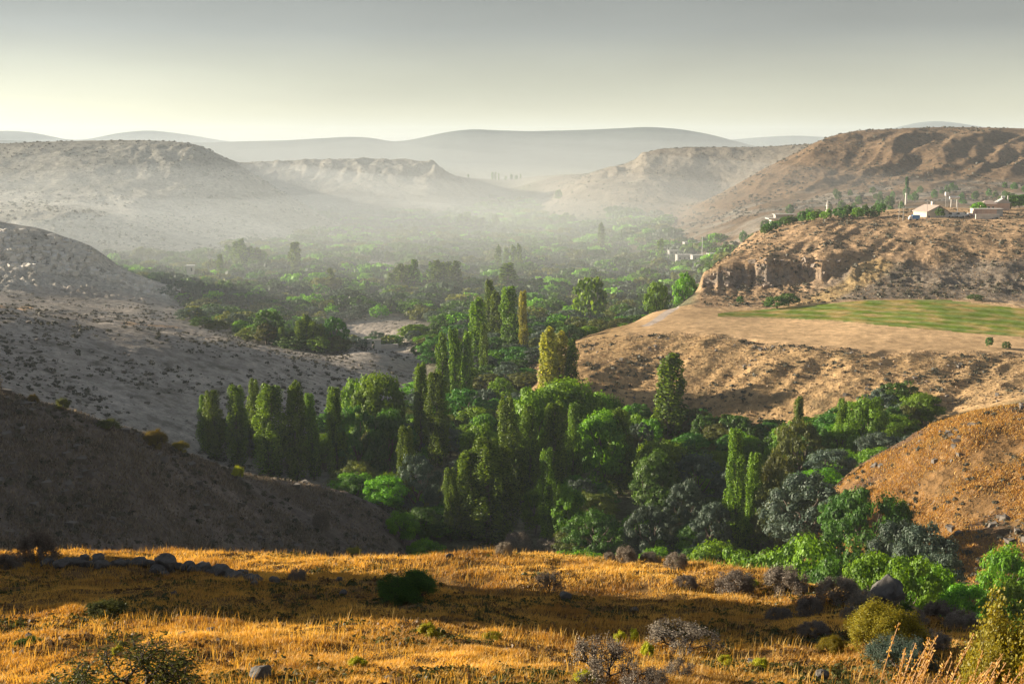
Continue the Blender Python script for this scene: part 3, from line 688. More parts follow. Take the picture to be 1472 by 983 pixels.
# ------------------------------------------------------------------ the trees one can tell apart
GR1 = 'poplars in the row behind the dark spur'
for px, py, d, w, lb in [
    (291, 568, 276, 20, 'narrow short poplar at the far left end of the row behind the dark slope'),
    (308, 560, 272, 28, 'second poplar from the left end of the row behind the dark slope'),
    (337, 554, 270, 31, 'broad dark poplar third from the left in the row on the dark slope'),
    (361, 546, 278, 24, 'tall thin poplar set back just left of the widest poplar in the row'),
    (384, 552, 264, 44, 'widest poplar in the row behind the dark left slope'),
    (421, 549, 264, 33, 'solid round-topped poplar just right of the widest one in the row'),
    (449, 565, 268, 23, 'slim poplar with a lit top, right of the solid round-topped poplar in the row'),
    (482, 555, 266, 25, 'slim poplar at the right end of the row, beside the dark round tree')]:
    T('poplar', px, py, d, w, lb, group=GR1)
for px, py, d, w, lb in [
    (603, 522, 292, 26, 'left one of the paired poplars with yellow lit left edges above the dark thicket'),
    (629, 534, 288, 32, 'right one of the paired poplars with yellow lit left edges above the dark thicket'),
    (579, 613, 238, 27, 'lone dark poplar with green tip standing low in the thicket left of centre'),
    (636, 478, 352, 19, 'thin dark poplar left of the two tall dark ones in mid valley'),
    (656, 471, 356, 20, 'taller left one of the two close dark poplars in mid valley'),
    (670, 476, 352, 19, 'right one of the two close dark poplars in mid valley'),
    (686, 428, 432, 26, 'tall poplar with bright green left edge in front of the hazy grey poplars'),
    (696, 464, 405, 16, 'small yellow-green poplar at the foot of the tall green-edged poplar'),
    (703, 402, 520, 17, 'tall thin hazy grey poplar behind the green-edged poplar'),
    (714, 418, 500, 22, 'hazy grey poplar just right of the tall thin grey one'),
    (732, 412, 470, 26, 'hazy poplar with a lit green top, right of the hazy grey ones'),
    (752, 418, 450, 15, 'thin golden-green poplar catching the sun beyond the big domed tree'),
    (790, 470, 338, 32, 'sunlit golden poplar, left half of the clump behind the domed tree'),
    (806, 476, 342, 30, 'sunlit golden poplar in the middle of the clump behind the domed tree'),
    (820, 487, 340, 20, 'dark right-hand poplar of the pale clump behind the domed tree'),
    (735, 570, 252, 34, 'tall olive-edged poplar, leftmost of the central group'),
    (764, 582, 254, 31, 'second poplar of the central group, right of the olive-edged one'),
    (795, 578, 252, 38, 'broad dark poplar in the middle of the central group'),
    (825, 580, 258, 22, 'slim poplar with bright green edge, rightmost of the central group'),
    (679, 645, 228, 46, 'left third of the big sunlit poplar clump nearest the meadow'),
    (701, 630, 226, 52, 'tallest poplar of the big clump nearest the meadow'),
    (723, 640, 228, 44, 'shaded right third of the big poplar clump nearest the meadow'),
    (648, 672, 226, 24, 'short slim poplar just left of the big clump nearest the meadow'),
    (789, 645, 222, 26, 'ragged slim poplar with a bare pale stem right of the big clump'),
    (799, 690, 221, 20, 'low dark poplar with thin top against the ragged slim poplar'),
    (893, 587, 262, 37, 'free-standing poplar with green left edge right of the central group'),
    (966, 507, 314, 40, 'lone tall poplar standing against the orange slope'),
    (1062, 617, 214, 32, 'tall poplar with bright left edge, right foreground pair'),
    (1085, 650, 217, 26, 'darker shorter poplar of the right foreground pair'),
    (1149, 570, 282, 17, 'small green poplar tip rising behind the olive tree on the right'),
    (1213, 573, 264, 18, 'short poplar against the left side of the bright spreading tree'),
    (950, 343, 860, 11, 'thin poplar with lit side beside the valley village'),
    (865, 320, 1000, 9, 'lone thin hazy poplar right of the hazy poplar clump'),
    (424, 348, 800, 16, 'broad hazy poplar alone on the far left meadow'),
    (316, 365, 760, 9, 'narrow dark hazy poplar at the left of the far group'),
    (534, 393, 760, 9, 'small thin dark poplar left of the two big hazy clumps'),
    (730, 378, 700, 22, 'broad grey poplar in the mist above the green-edged poplar'),
    (475, 385, 700, 10, 'small pale poplar over a yellow-green bush in the mist'),
    (713, 308, 1250, 9, 'tall faint poplar in the mist near the valley head'),
    (803, 273, 1600, 11, 'faint poplar in the gully below the far cliff')]:
    T('poplar', px, py, d, w, lb)
def clump(items, label, group):
    for px, py, d, w in items: T('poplar', px, py, d, w, label, group=group)
clump([(561, 392, 705, 12), (569, 384, 712, 13), (577, 379, 700, 13), (586, 381, 708, 13), (595, 373, 700, 12)], 'hazy olive poplar in the tight clump left of the other tight clump', 'left hazy poplar clump')
clump([(620, 376, 720, 12), (628, 374, 712, 13), (636, 377, 718, 12), (645, 376, 726, 12), (655, 375, 714, 14), (612, 392, 740, 9)], 'hazy olive poplar in the wider tight clump at mid valley', 'right hazy poplar clump')
clump([(716, 352, 820, 8), (738, 352, 830, 9), (746, 350, 822, 8), (728, 356, 850, 8)], 'faint grey poplar of the short line in the mist', 'faint poplars above mid valley')
clump([(340, 347, 830, 14), (347, 343, 820, 10), (358, 354, 820, 14), (368, 355, 825, 16), (378, 360, 830, 12), (328, 352, 850, 14)], 'hazy yellowish poplar of the far left group', 'far left poplar group')
clump([(808, 310, 1280, 10), (814, 306, 1290, 10), (822, 309, 1285, 9)], 'faint poplar of the trio under the far hill', 'poplar trio under the far hill')
clump([(508, 373, 860, 8), (547, 380, 850, 7), (497, 380, 900, 7), (556, 360, 900, 8), (576, 322, 1150, 8), (597, 326, 1130, 11), (610, 330, 1120, 8), (628, 328, 1140, 9), (551, 330, 1150, 7), (662, 308, 1250, 10), (672, 304, 1280, 12), (684, 310, 1260, 12), (694, 312, 1240, 8), (640, 312, 1270, 8)], 'faint poplar almost lost in the mist', 'poplars lost in the mist')
clump([(708, 247, 2950, 4), (712, 247, 2960, 4), (717, 249, 2940, 3), (735, 250, 2950, 4), (742, 252, 2960, 5), (748, 250, 2950, 3), (673, 250, 2950, 3), (727, 253, 2950, 4)], 'tiny poplar on the skyline at the head of the valley', 'poplars on the valley skyline')
GW = 'white-stemmed poplars beyond the left hillside'
for px, py, d, w in [(405, 470, 470, 11), (420, 476, 474, 15), (431, 460, 468, 16), (440, 452, 476, 17), (450, 462, 470, 16), (461, 466, 468, 16), (472, 474, 480, 14)]:
    T('poplar', px, py, d, w, 'hazy poplar with a white stem in the grove beyond the left hillside', group=GW, pale=True)

B = [('green', 811, 545, 282, 120, 'largest bright green domed tree behind the central poplars'),
     ('green', 765, 560, 272, 80, 'bright green dome joined to the left of the largest domed tree'),
     ('green', 862, 566, 288, 75, 'darker green dome at the right shoulder of the largest domed tree'),
     ('green', 866, 590, 262, 80, 'rounded bright green tree left of the free-standing poplar'),
     ('green', 950, 630, 250, 92, 'brightest yellow-green domed tree under the lone slope poplar'),
     ('dark', 945, 650, 238, 100, 'dark spreading tree below the brightest domed tree'),
     ('green', 545, 538, 296, 34, 'yellow-lit round tree between the row and the paired poplars'),
     ('green', 520, 540, 300, 42, 'yellow-topped leafy tree at the right end of the poplar row'),
     ('dark', 514, 583, 268, 54, 'dark round-headed tree right of the poplar row'),
     ('dark', 560, 588, 266, 44, 'dark leafy tree left of the lone dark poplar'),
     ('silver', 600, 655, 236, 60, 'blue-grey willow-like tree behind the lone dark poplar'),
     ('green', 578, 735, 205, 44, 'bright green bush at the foot of the dark slope'),
     ('green', 492, 694, 236, 30, 'small bright bush at the edge of the dark slope'),
     ('green', 770, 702, 232, 46, 'yellow-green bush between the big clump and the ragged poplar'),
     ('green', 690, 610, 262, 60, 'green round tree behind the big poplar clump'),
     ('green', 815, 700, 222, 56, 'mid green tree right of the ragged slim poplar'),
     ('dark', 665, 560, 330, 60, 'dark round tree under the two close dark poplars'),
     ('dark', 860, 735, 212, 90, 'very dark broad tree behind the meadow edge'),
     ('silver', 935, 728, 208, 66, 'blue-grey bushy tree behind the meadow edge near the centre'),
     ('silver', 1025, 722, 212, 62, 'rounded grey-green tree left of the right foreground poplars'),
     ('silver', 985, 690, 226, 60, 'soft silvery tree above the rounded grey-green one'),
     ('silver', 1000, 650, 246, 84, 'wide silvery crown right of the brightest domed tree'),
     ('silver', 1060, 668, 240, 60, 'silvery crown behind the right foreground poplars'),
     ('green', 1132, 610, 268, 30, 'yellowish round tree tip behind the pair of poplars'),
     ('olive', 1150, 604, 258, 70, 'olive tree with yellow left side below the small poplar tip'),
     ('dark', 1180, 615, 262, 56, 'dark rounded tree joined to the olive tree'),
     ('green', 1248, 571, 264, 66, 'bright green spreading tree against the shaded slope'),
     ('green', 1212, 608, 260, 40, 'low green tree at the left foot of the bright spreading tree'),
     ('green', 1278, 618, 255, 34, 'small green bush at the right foot of the bright spreading tree'),
     ('silver', 1195, 645, 232, 70, 'grey-green tree at the foot of the rocky nose'),
     ('olive', 1115, 655, 232, 50, 'olive-yellow bush right of the darker poplar'),
     ('olive', 1122, 682, 212, 50, 'yellow-lit left crown of the wide grey tree on the right'),
     ('silver', 1160, 680, 196, 112, 'wide dark grey-green tree on the right behind the meadow'),
     ('dark', 1212, 705, 184, 66, 'dark round tree against the left foot of the near right hill'),
     ('dark', 1250, 705, 166, 118, 'large dark green tree with lit top on the right, below the near orange hill'),
     ('dark', 1298, 722, 168, 60, 'right shoulder tree of the large dark green tree'),
     ('silver', 1290, 750, 152, 66, 'blue-grey bush in front of the large dark green tree'),
     ('silver', 1330, 754, 146, 50, 'pale silvery bush with lit left side on the right'),
     ('silver', 1350, 795, 140, 66, 'grey bush right of the pale silvery bush'),
     ('green', 1168, 772, 150, 84, 'green bush with lit top below the wide grey-green tree'),
     ('green', 1025, 778, 176, 44, 'rounded green bush left of the foreground poplar feet'),
     ('green', 1062, 792, 170, 40, 'low green bush at the foot of the foreground poplars'),
     ('green', 1120, 790, 152, 60, 'low green bush right of the foreground poplar feet'),
     ('green', 1258, 794, 104, 84, 'fresh green young tree behind the big boulder, left part'),
     ('green', 1306, 798, 100, 76, 'fresh green young tree right behind the big boulder'),
     ('green', 1345, 812, 108, 44, 'narrow green bush right of the boulder'),
     ('green', 1450, 787, 130, 60, 'green round tree near the right edge of the picture'),
     ('green', 1455, 838, 98, 84, 'leafy green bush at the right edge above the corner grasses'),
     ('green', 1388, 838, 104, 80, 'dark green bush left of the leafy one at the right edge'),
     ('dark', 1195, 800, 120, 80, 'dark bush behind the rim of the meadow on the right'),
     ('silver', 700, 535, 380, 40, 'silvery bush in mid valley left of the golden clump'),
     ('silver', 730, 525, 390, 46, 'pale blue-grey tree in mid valley left of the golden clump'),
     ('olive', 474, 398, 690, 34, 'yellow-green bush under a small pale poplar in the mist'),
     ('green', 848, 398, 560, 26, 'bright round tree in the mid-distance on the valley right side'),
     ('green', 945, 405, 500, 34, 'fresh green tree beside the dirt track'),
     ('green', 985, 392, 520, 30, 'green tree below the cliff nose'),
     ('dark', 385, 447, 480, 44, 'dark round tree left of the white-stemmed grove'),
     ('dark', 480, 455, 480, 40, 'dark round tree right of the white-stemmed grove')]
for kd_, px, py, d, w, lb in B: T(kd_, px, py, d, w, lb)

# ------------------------------------------------------------------ the thicket filling the valley floor
ex = [(hit(520, 490), 34), (hit(545, 530), 30), (hit(500, 530), 24), (hit(985, 378), 16)]
cand = []
y = 150.0
while y < 1900:
    s = 7.2 if y < 330 else 9.0 if y < 620 else 13 if y < 1100 else 19
    for xx in np.arange(-0.45 * y, 0.46 * y, s):
        cand.append((xx + rng.uniform(-.45, .45) * s, y + rng.uniform(-.45, .45) * s, s))
    y += s * 0.95
cand = np.array(cand)
cz = H(cand[:, 0], cand[:, 1]); cpx = 736 + F * cp * cand[:, 0] / cand[:, 1]
thr = np.where(cand[:, 1] < 300, -65.0, np.where(cand[:, 1] < 520, -74.0, np.where(cand[:, 1] < 900, -78.5, -83.0)))
thr = np.where((cpx < 640) & (cand[:, 1] < 330), -69.5, thr)
thr = np.where((cpx > 880) & (cand[:, 1] > 700), thr + 8, thr)
ok = cz < thr + 1.8 * perlin(cand[:, 0] / 25, cand[:, 1] / 25, 301)
ok &= ~((cand[:, 1] > 620) & (perlin(cand[:, 0] / 60, cand[:, 1] / 40, 302) > 0.33))
ok &= ~((cpx < 600) & (cand[:, 1] > 335) & (cand[:, 1] < 500) & (cpx > -50) & ~((cpx > 350) & (cpx < 490) & (cand[:, 1] > 462)))
ok &= ~((cpx < 470) & (cand[:, 1] > 225) & (cand[:, 1] < 262)) & ~((cpx < 470) & (cand[:, 1] > 285) & (cand[:, 1] < 340))
ok &= ~((cpx < 320) & (cand[:, 1] < 262)) & ~((cpx < 560) & (cand[:, 1] < 225)) & ~((cpx < 180) & (cand[:, 1] < 640))
ok &= ~((cpx > 1165) & (cand[:, 1] < 238) & (cz > -66))
for (e, rad) in ex: ok &= np.hypot(cand[:, 0] - e[0], cand[:, 1] - e[1]) > rad
cand = cand[ok]; cz = cz[ok]
tk = np.array(taken)
keep = np.ones(len(cand), bool)
for x_, y_, r_ in tk: keep &= ~((np.abs(cand[:, 0] - x_) < r_ * 0.6 + 1) & (np.abs(cand[:, 1] - y_) < r_ * 0.6 + 1))
cand = cand[keep]; cz = cz[keep]
for (p_, d_, w_, dep) in [(700, 226, 50, 70), (648, 226, 22, 60), (792, 222, 26, 60), (893, 262, 26, 40), (735, 252, 30, 40), (765, 254, 60, 40), (1070, 215, 40, 60), (579, 238, 24, 40), (620, 290, 44, 40), (966, 314, 26, 40), (800, 340, 46, 40), (370, 272, 110, 40), (950, 250, 44, 30), (811, 282, 80, 30)]:
    cx_ = 736 + F * cp * cand[:, 0] / cand[:, 1]
    k_ = ~((np.abs(cx_ - p_) < w_) & (cand[:, 1] < d_ + 2) & (cand[:, 1] > d_ - dep)); cand = cand[k_]; cz = cz[k_]
spn = perlin(cand[:, 0] / 22, cand[:, 1] / 22, 310) + 0.45 * rng.normal(size=len(cand))
KIND = np.where(spn > 0.62, 'silver', np.where(spn > 0.02, 'green', np.where(spn > -0.5, 'dark', 'olive')))
KIND = np.where((KIND == 'dark') & (rng.random(len(cand)) < 0.25), 'green', KIND)
KIND = np.where((cand[:, 1] > 330) & (KIND == 'green') & (rng.random(len(cand)) < 0.6), np.where(rng.random(len(cand)) < 0.5, 'dark', 'silver'), KIND)
order = np.argsort(cand[:, 1])
cnt = {}
rest = []
LB = {'green': ('fresh green rounded tree in the crowded thicket on the valley floor', 'green trees of the valley thicket'),
      'dark': ('dark green rounded tree in the crowded thicket on the valley floor', 'dark trees of the valley thicket'),
      'silver': ('silvery grey-green tree in the crowded thicket on the valley floor', 'silvery trees of the valley thicket'),
      'olive': ('olive-green tree in the crowded thicket on the valley floor', 'olive trees of the valley thicket')}
def where_label(kd_, px, d, hgt):
    adj = {'green': 'fresh green', 'dark': 'dark green', 'silver': 'silvery grey-green', 'olive': 'olive-green'}[kd_]
    side = 'left of the central poplars' if px < 600 else 'among the central poplars' if px < 860 else 'left of the right poplar pair' if px < 1060 else 'below the right-hand slopes'
    dep = 'just behind the meadow rim' if d < 195 else 'in the near thicket' if d < 250 else 'in the middle thicket' if d < 310 else 'at the thicket back' if d < 400 else 'in the hazy wood'
    return f"{'tall' if hgt > 6.8 else 'low'} {adj} tree {dep}, {side}", f"{adj} trees {dep}, {side}"
CAP = {'broadleaf_tree': 235, 'silvery_tree': 150, 'olive_green_tree': 80}
for i in order:
    x_, y_, s_ = cand[i]; kd_ = str(KIND[i]); z_ = cz[i]
    hgt = rng.uniform(4.8, 8.2) if y_ < 330 else rng.uniform(4.6, 7.8)
    wd = s_ * rng.uniform(0.8, 1.7)
    if y_ > 330: hgt *= rng.uniform(0.6, 1.3)
    nm = GREENN[kd_]
    if cnt.get(nm, 0) < CAP[nm]:
        cnt[nm] = cnt.get(nm, 0) + 1
        lb_, gp_ = where_label(kd_, 736 + F * cp * x_ / y_, y_, hgt)
        put_tree(kd_, float(x_), float(y_), z_ + hgt, wd, lb_, 'tree', gp_ + (' tall' if hgt > 6.8 else ' low'), z0=float(z_))
    else: rest.append((x_, y_, z_, wd, hgt, kd_))
print('thicket', cnt, 'wood', len(rest))
for kd_ in LB:
    rs = [r for r in rest if r[5] == kd_]
    if not rs: continue
    Cc, Nn, Tt, Ss = [], [], [], []
    protos = {1: [round_pts(520, lobes=26) for _ in range(5)], 2: [round_pts(190, lobes=16) for _ in range(5)]}
    for x_, y_, z_, wd, hgt, _k in rs:
        lod = 1 if y_ < 620 else 2
        c, nn, t = protos[lod][int(rng.integers(0, 5))]
        a = rng.random() * 6.28; ca_, sa_ = math.cos(a), math.sin(a)
        cc = c * np.array([wd / 10, wd / 10, hgt / 9]); n2_ = nn
        cc = np.stack([cc[:, 0] * ca_ - cc[:, 1] * sa_ + x_, cc[:, 0] * sa_ + cc[:, 1] * ca_ + y_, cc[:, 2] + z_ - 0.3], 1)
        n2_ = np.stack([nn[:, 0] * ca_ - nn[:, 1] * sa_, nn[:, 0] * sa_ + nn[:, 1] * ca_, nn[:, 2]], 1)
        Cc.append(cc); Nn.append(n2_); Tt.append(np.clip(t + rng.normal() * 0.25, 0, 1)); Ss.append(np.full(len(c), (0.95 if lod == 1 else 1.75) * wd / 11))
    Cc = np.concatenate(Cc)
    me = leaves('woodland', Cc, np.concatenate(Nn), np.concatenate(Ss) * rng.uniform(0.7, 1.2, len(Cc)), np.concatenate(Tt))
    tag(link('woodland', me, LM[kd_]), {'green': 'fresh green part of the hazy wood farther up the valley floor', 'dark': 'dark green part of the hazy wood farther up the valley floor', 'silver': 'silvery part of the hazy wood farther up the valley floor', 'olive': 'olive part of the hazy wood farther up the valley floor'}[kd_], 'woodland', kind='stuff')

# ------------------------------------------------------------------ buildings and small built things up the valley
def prism(pts, y0, y1):
    """closed solid: outline pts (x, z) pushed from y0 to y1 -> verts, triangles/quads as python lists"""
    n = len(pts); V = [(p[0], y0, p[1]) for p in pts] + [(p[0], y1, p[1]) for p in pts]
    Fq = [tuple(range(n))[::-1], tuple(range(n, 2 * n))] + [(i, (i + 1) % n, n + (i + 1) % n, n + i) for i in range(n)]
    return V, Fq
def bx(x0, x1, y0, y1, z0, z1): return prism([(x0, z0), (x1, z0), (x1, z1), (x0, z1)], y0, y1)
def cyl(x, y, r, z0, z1, n=12, r1=None):
    r1 = r if r1 is None else r1
    V = [(x + r * math.cos(6.2832 * i / n), y + r * math.sin(6.2832 * i / n), z0) for i in range(n)] + [(x + r1 * math.cos(6.2832 * i / n), y + r1 * math.sin(6.2832 * i / n), z1) for i in range(n)]
    return V, [tuple(range(n))[::-1], tuple(range(n, 2 * n))] + [(i, (i + 1) % n, n + (i + 1) % n, n + i) for i in range(n)]
def hcyl(y, z, r, x0, x1, n=14):
    V = [(x0, y + r * math.cos(6.2832 * i / n), z + r * math.sin(6.2832 * i / n)) for i in range(n)] + [(x1, y + r * math.cos(6.2832 * i / n), z + r * math.sin(6.2832 * i / n)) for i in range(n)]
    return V, [tuple(range(n))[::-1], tuple(range(n, 2 * n))] + [(i, (i + 1) % n, n + (i + 1) % n, n + i) for i in range(n)]
def hip(x0, x1, y0, y1, z0, z1, ins):
    ym = (y0 + y1) / 2
    V = [(x0, y0, z0), (x1, y0, z0), (x1, y1, z0), (x0, y1, z0), (x0 + ins, ym, z1), (x1 - ins, ym, z1)]
    return V, [(3, 2, 1, 0), (0, 1, 5, 4), (1, 2, 5), (2, 3, 4, 5), (3, 0, 4)]
def part(name, solids, mat, parent=None):
    V, Fq = [], []
    for v, f in solids:
        o = len(V); V += v; Fq += [tuple(i + o for i in q) for q in f]
    me = bpy.data.meshes.new(name); me.from_pydata(V, [], Fq); me.update()
    import bmesh
    bm = bmesh.new(); bm.from_mesh(me); bmesh.ops.recalc_face_normals(bm, faces=bm.faces)
    bm.to_mesh(me); bm.free()
    return link(name, me, mat, parent)
M_WALL = mat_plain('whitewashed_wall', (0.66, 0.62, 0.56), 0.9, 0.12, 0.5)
M_PINK = mat_plain('pinkish_wall', (0.62, 0.45, 0.36), 0.9, 0.15, 0.5)
M_ROOF = mat_plain('faded_roof', (0.40, 0.31, 0.26), 0.85, 0.25, 1.0)
M_GREYROOF = mat_plain('grey_roof', (0.42, 0.41, 0.39), 0.8, 0.2, 0.6)
M_DARKW = mat_plain('dark_opening', (0.04, 0.045, 0.05), 0.35, 0.1)
M_METAL = mat_plain('pale_metal', (0.72, 0.72, 0.70), 0.45, 0.08)
M_BLUE = mat_plain('blue_paint', (0.05, 0.22, 0.50), 0.5, 0.1)
M_TYRE = mat_plain('black_rubber', (0.03, 0.03, 0.03), 0.9, 0.1)
M_POLE = mat_plain('grey_pole', (0.34, 0.32, 0.29), 0.8, 0.15)
M_STONEW = mat_plain('pale_stone_wall', (0.60, 0.55, 0.49), 0.9, 0.3, 0.4)

def base(name, px, d, label, cat, rz=0.0, group=None, lift=0.0):
    yc = d * cp; x = 0
    for _ in range(3):
        z = float(H(x, d)[0]); x = (px - 736) / F * (d * cp - z * sp_)
    r = empty(name, (x, d, z + lift), rz); tag(r, label, cat, group); return r

# gabled farmhouse: pinkish long side to the left, white gable towards the valley
r = base('farmhouse', 1341, 600, 'white gabled farmhouse with a pinkish left wall, small chimney and dark tree against it', 'house', math.radians(14))
r.scale = (0.85, 0.85, 0.85); w_ = part('wall', [prism([(-7, -1.5), (7, -1.5), (7, 2.6), (0.4, 6.1), (-7, 2.9)], -5, 9)], M_WALL, r)
part('side_wall', [bx(-7.06, -7.01, -4.9, 8.9, -1.4, 2.8)], M_PINK, r)['label'] = 'pinkish side wall lit by the sun'
rf = part('roof', [prism([(-7.6, 2.75), (0.4, 6.35), (7.6, 2.35), (7.6, 2.65), (0.4, 6.75), (-7.6, 3.1)], -5.6, 9.6)], M_ROOF, r)
part('chimney', [bx(0.4, 1.7, 2.0, 3.3, 5.5, 8.6)], M_WALL, rf)
for x_, z_ in ((4.0, 1.5), (4.0, -0.4), (1.0, 3.3)):
    f_ = part('window', [bx(x_ - 0.6, x_ + 0.6, -5.12, -5.03, z_ - 0.4, z_ + 0.45)], M_WALL, r)
    part('pane', [bx(x_ - 0.5, x_ + 0.5, -5.16, -5.125, z_ - 0.32, z_ + 0.36)], M_DARKW, f_)
part('door', [bx(-6.2, -5.2, -5.1, -5.03, -1.3, 0.9)], M_DARKW, r)
# hipped house up on the right
r = base('hipped_house', 1424, 632, 'house with a dark hipped roof and white roof tank behind the long yard building', 'house', math.radians(-10)); r.scale = (0.75, 0.75, 0.8)
part('wall', [bx(-6, 3, -3, 5, -1.5, 4.0), bx(3, 12, -1, 6, -1.5, 4.6)], M_PINK, r)
rf = part('roof', [hip(-6.8, 3.8, -3.8, 5.8, 4.02, 6.4, 3.4)], M_ROOF, r)
part('pitched_roof', [prism([(2.5, 4.62), (13, 4.62), (7.5, 7.6)], -1.6, 6.6)], M_GREYROOF, r)
part('roof_tank', [hcyl(3, 8.3, 0.7, 7.0, 9.4), bx(7.2, 7.4, 2.9, 3.1, 7.3, 8.0), bx(9.0, 9.2, 2.9, 3.1, 6.8, 8.0)], M_METAL, r)
part('chimney', [bx(10.6, 11.5, 1.0, 1.9, 5.6, 9.2)], M_WALL, rf)
for x_ in (-4.4, -1.8, 0.9):
    f_ = part('window', [bx(x_ - 0.7, x_ + 0.7, -3.1, -3.03, 1.2, 2.7)], M_WALL, r); part('pane', [bx(x_ - 0.55, x_ + 0.55, -3.14, -3.105, 1.33, 2.57)], M_DARKW, f_)
r = base('walled_yard', 1419, 597, 'long flat pinkish yard building below the hipped house', 'building', math.radians(-4))
r.scale = (0.55, 0.6, 0.75); part('wall', [bx(-12, 8, 0, 9, -2, 4.4)], M_PINK, r); part('grey_wall', [bx(8.02, 13.5, 0.6, 9, -2, 4.1)], M_GREYROOF, r)
part('roof', [bx(-12.3, 13.8, -0.3, 9.3, 4.42, 4.7)], M_WALL, r)
for x_ in (-9, -5, -1, 3): part('buttress', [bx(x_, x_ + 0.5, -0.4, -0.02, -2, 4.3)], M_PINK, r)
r = base('retaining_wall', 1418, 585, 'lower pale retaining wall in front of the long yard building', 'wall', math.radians(-3))
r.scale = (0.5, 0.8, 0.8); part('wall', [bx(-10, 12, 0, 1.0, -3, 2.6)], M_STONEW, r); part('coping', [bx(-10.2, 12.2, -0.15, 1.15, 2.62, 2.85)], M_WALL, r)
for px_, lb_ in ((1368, 'white van parked left of the other white van at the farm'), (1379, 'white van parked nearer the long yard building')):
    r = base('parked_van', px_, 598, lb_, 'van', math.radians(6), 'white vans at the farm')
    part('body', [prism([(-2.4, 0.4), (2.4, 0.4), (2.4, 2.3), (-1.1, 2.5), (-2.0, 1.4), (-2.4, 1.3)], -0.95, 0.95)], M_METAL, r)
    part('windscreen', [prism([(-2.02, 1.42), (-1.2, 2.38), (-0.4, 2.3), (-0.4, 1.42)], -0.98, 0.98)], M_DARKW, r)
    for sx in (-1.5, 1.5):
        for sy in (-0.85, 0.85): part('wheel', [prism([(sx + 0.4 * math.cos(a_ * 0.5236), 0.4 + 0.4 * math.sin(a_ * 0.5236)) for a_ in range(12)], sy - 0.13, sy + 0.13)], M_TYRE, r)
r = base('parked_truck', 1314, 585, 'blue-backed small truck parked left of the white gabled farmhouse', 'truck', math.radians(-5))
part('cargo_bed', [bx(-0.9, 2.4, -1.0, 1.0, 0.8, 2.6)], M_BLUE, r); part('cab', [prism([(-2.6, 0.6), (-1.0, 0.6), (-1.0, 2.3), (-1.9, 2.3), (-2.5, 1.5)], -0.95, 0.95)], M_METAL, r)
for sx in (-1.8, 1.4):
    for sy in (-0.85, 0.85): part('wheel', [prism([(sx + 0.42 * math.cos(a_ * 0.5236), 0.42 + 0.42 * math.sin(a_ * 0.5236)) for a_ in range(12)], sy - 0.13, sy + 0.13)], M_TYRE, r)
r = base('parked_car', 1394, 600, 'small pale car parked left of the long yard building', 'car', math.radians(10))
part('body', [prism([(-2, 0.3), (2, 0.3), (2.0, 0.95), (1.1, 1.0), (0.7, 1.5), (-1.0, 1.5), (-1.4, 1.0), (-2, 0.85)], -0.85, 0.85)], M_METAL, r)
part('windows', [prism([(0.95, 1.02), (0.62, 1.42), (-0.92, 1.42), (-1.22, 1.02)], -0.88, 0.88)], M_DARKW, r)
for sx in (-1.3, 1.3):
    for sy in (-0.8, 0.8): part('wheel', [prism([(sx + 0.33 * math.cos(a_ * 0.5236), 0.33 + 0.33 * math.sin(a_ * 0.5236)) for a_ in range(12)], sy - 0.1, sy + 0.1)], M_TYRE, r)
for px_, d_, h_, lb_ in ((1292, 590, 10, 'leaning-free utility pole left of the farm, shorter one of the left pair'), (1298, 588, 7, 'short utility pole, right one of the left pair'), (1332, 585, 9.5, 'utility pole standing in front of the white gabled farmhouse'),
                        (1376, 604, 9.5, 'utility pole between the farmhouse and the vans'), (1190, 640, 8, 'utility pole among the trees along the plateau rim')):
    r = base('utility_pole', px_, d_, lb_.replace('leaning-free ', ''), 'utility pole', 0.3)
    part('pole', [cyl(0, 0, 0.16, -1, h_, 8, 0.10)], M_POLE, r); part('crossarm', [bx(-1.0, 1.0, -0.07, 0.07, h_ - 0.9, h_ - 0.72)], M_POLE, r)
    for x_ in (-0.85, 0.85): part('insulator', [cyl(x_, 0, 0.08, h_ - 0.71, h_ - 0.45, 6)], M_METAL, r)
r = base('water_tower', 1360, 700, 'small white tank raised on posts behind the farm', 'water tank', lift=4.0); r.scale = (0.6, 0.6, 0.75)
part('tank', [bx(-1.6, 1.6, -1.2, 1.2, 6.0, 8.6)], M_METAL, r); part('post', [cyl(0.8, 0, 0.25, -8, 6.0, 8), cyl(-0.8, 0, 0.25, -8, 6.0, 8)], M_POLE, r)
r = base('long_tank', 1371, 700, 'long white horizontal tank behind the farm', 'water tank', lift=5.0); r.scale = (0.6, 0.6, 0.6)
part('tank', [hcyl(0, 4.2, 1.4, -4.5, 4.5)], M_METAL, r); part('cradle', [bx(-3, -2.4, -1, 1, -9, 3.0), bx(2.4, 3, -1, 1, -9, 3.0)], M_POLE, r)
r = base('stone_tower', 1302, 905, 'tall slender pale tower on the hillside behind the farm', 'tower'); r.scale = (0.5, 0.5, 0.6)
part('shaft', [cyl(0, 0, 1.6, -2, 13, 12, 1.2)], M_STONEW, r); part('cap', [cyl(0, 0, 1.9, 13.01, 14.0, 12, 1.6)], M_STONEW, r)
r = base('cypress_tree', 1302, 918, 'dark pointed tree standing just above the slender pale tower', 'tree')
cc_, nn_, tt_ = poplar_pts(900, 9, 1.6, 12); me_ = leaves('crown', cc_ + np.array([0, 0, 11]), nn_, 0.8, tt_ * 0.4); link('crown', me_, M_DRK, r)
vt_, ft_ = tubes(wobble((0, 0, -1), (0, 0, 14), 0.4, 0.2, 4, 0.05)); link('trunk', mesh_np('trunk', vt_, ft_, True), M_BARK, r)

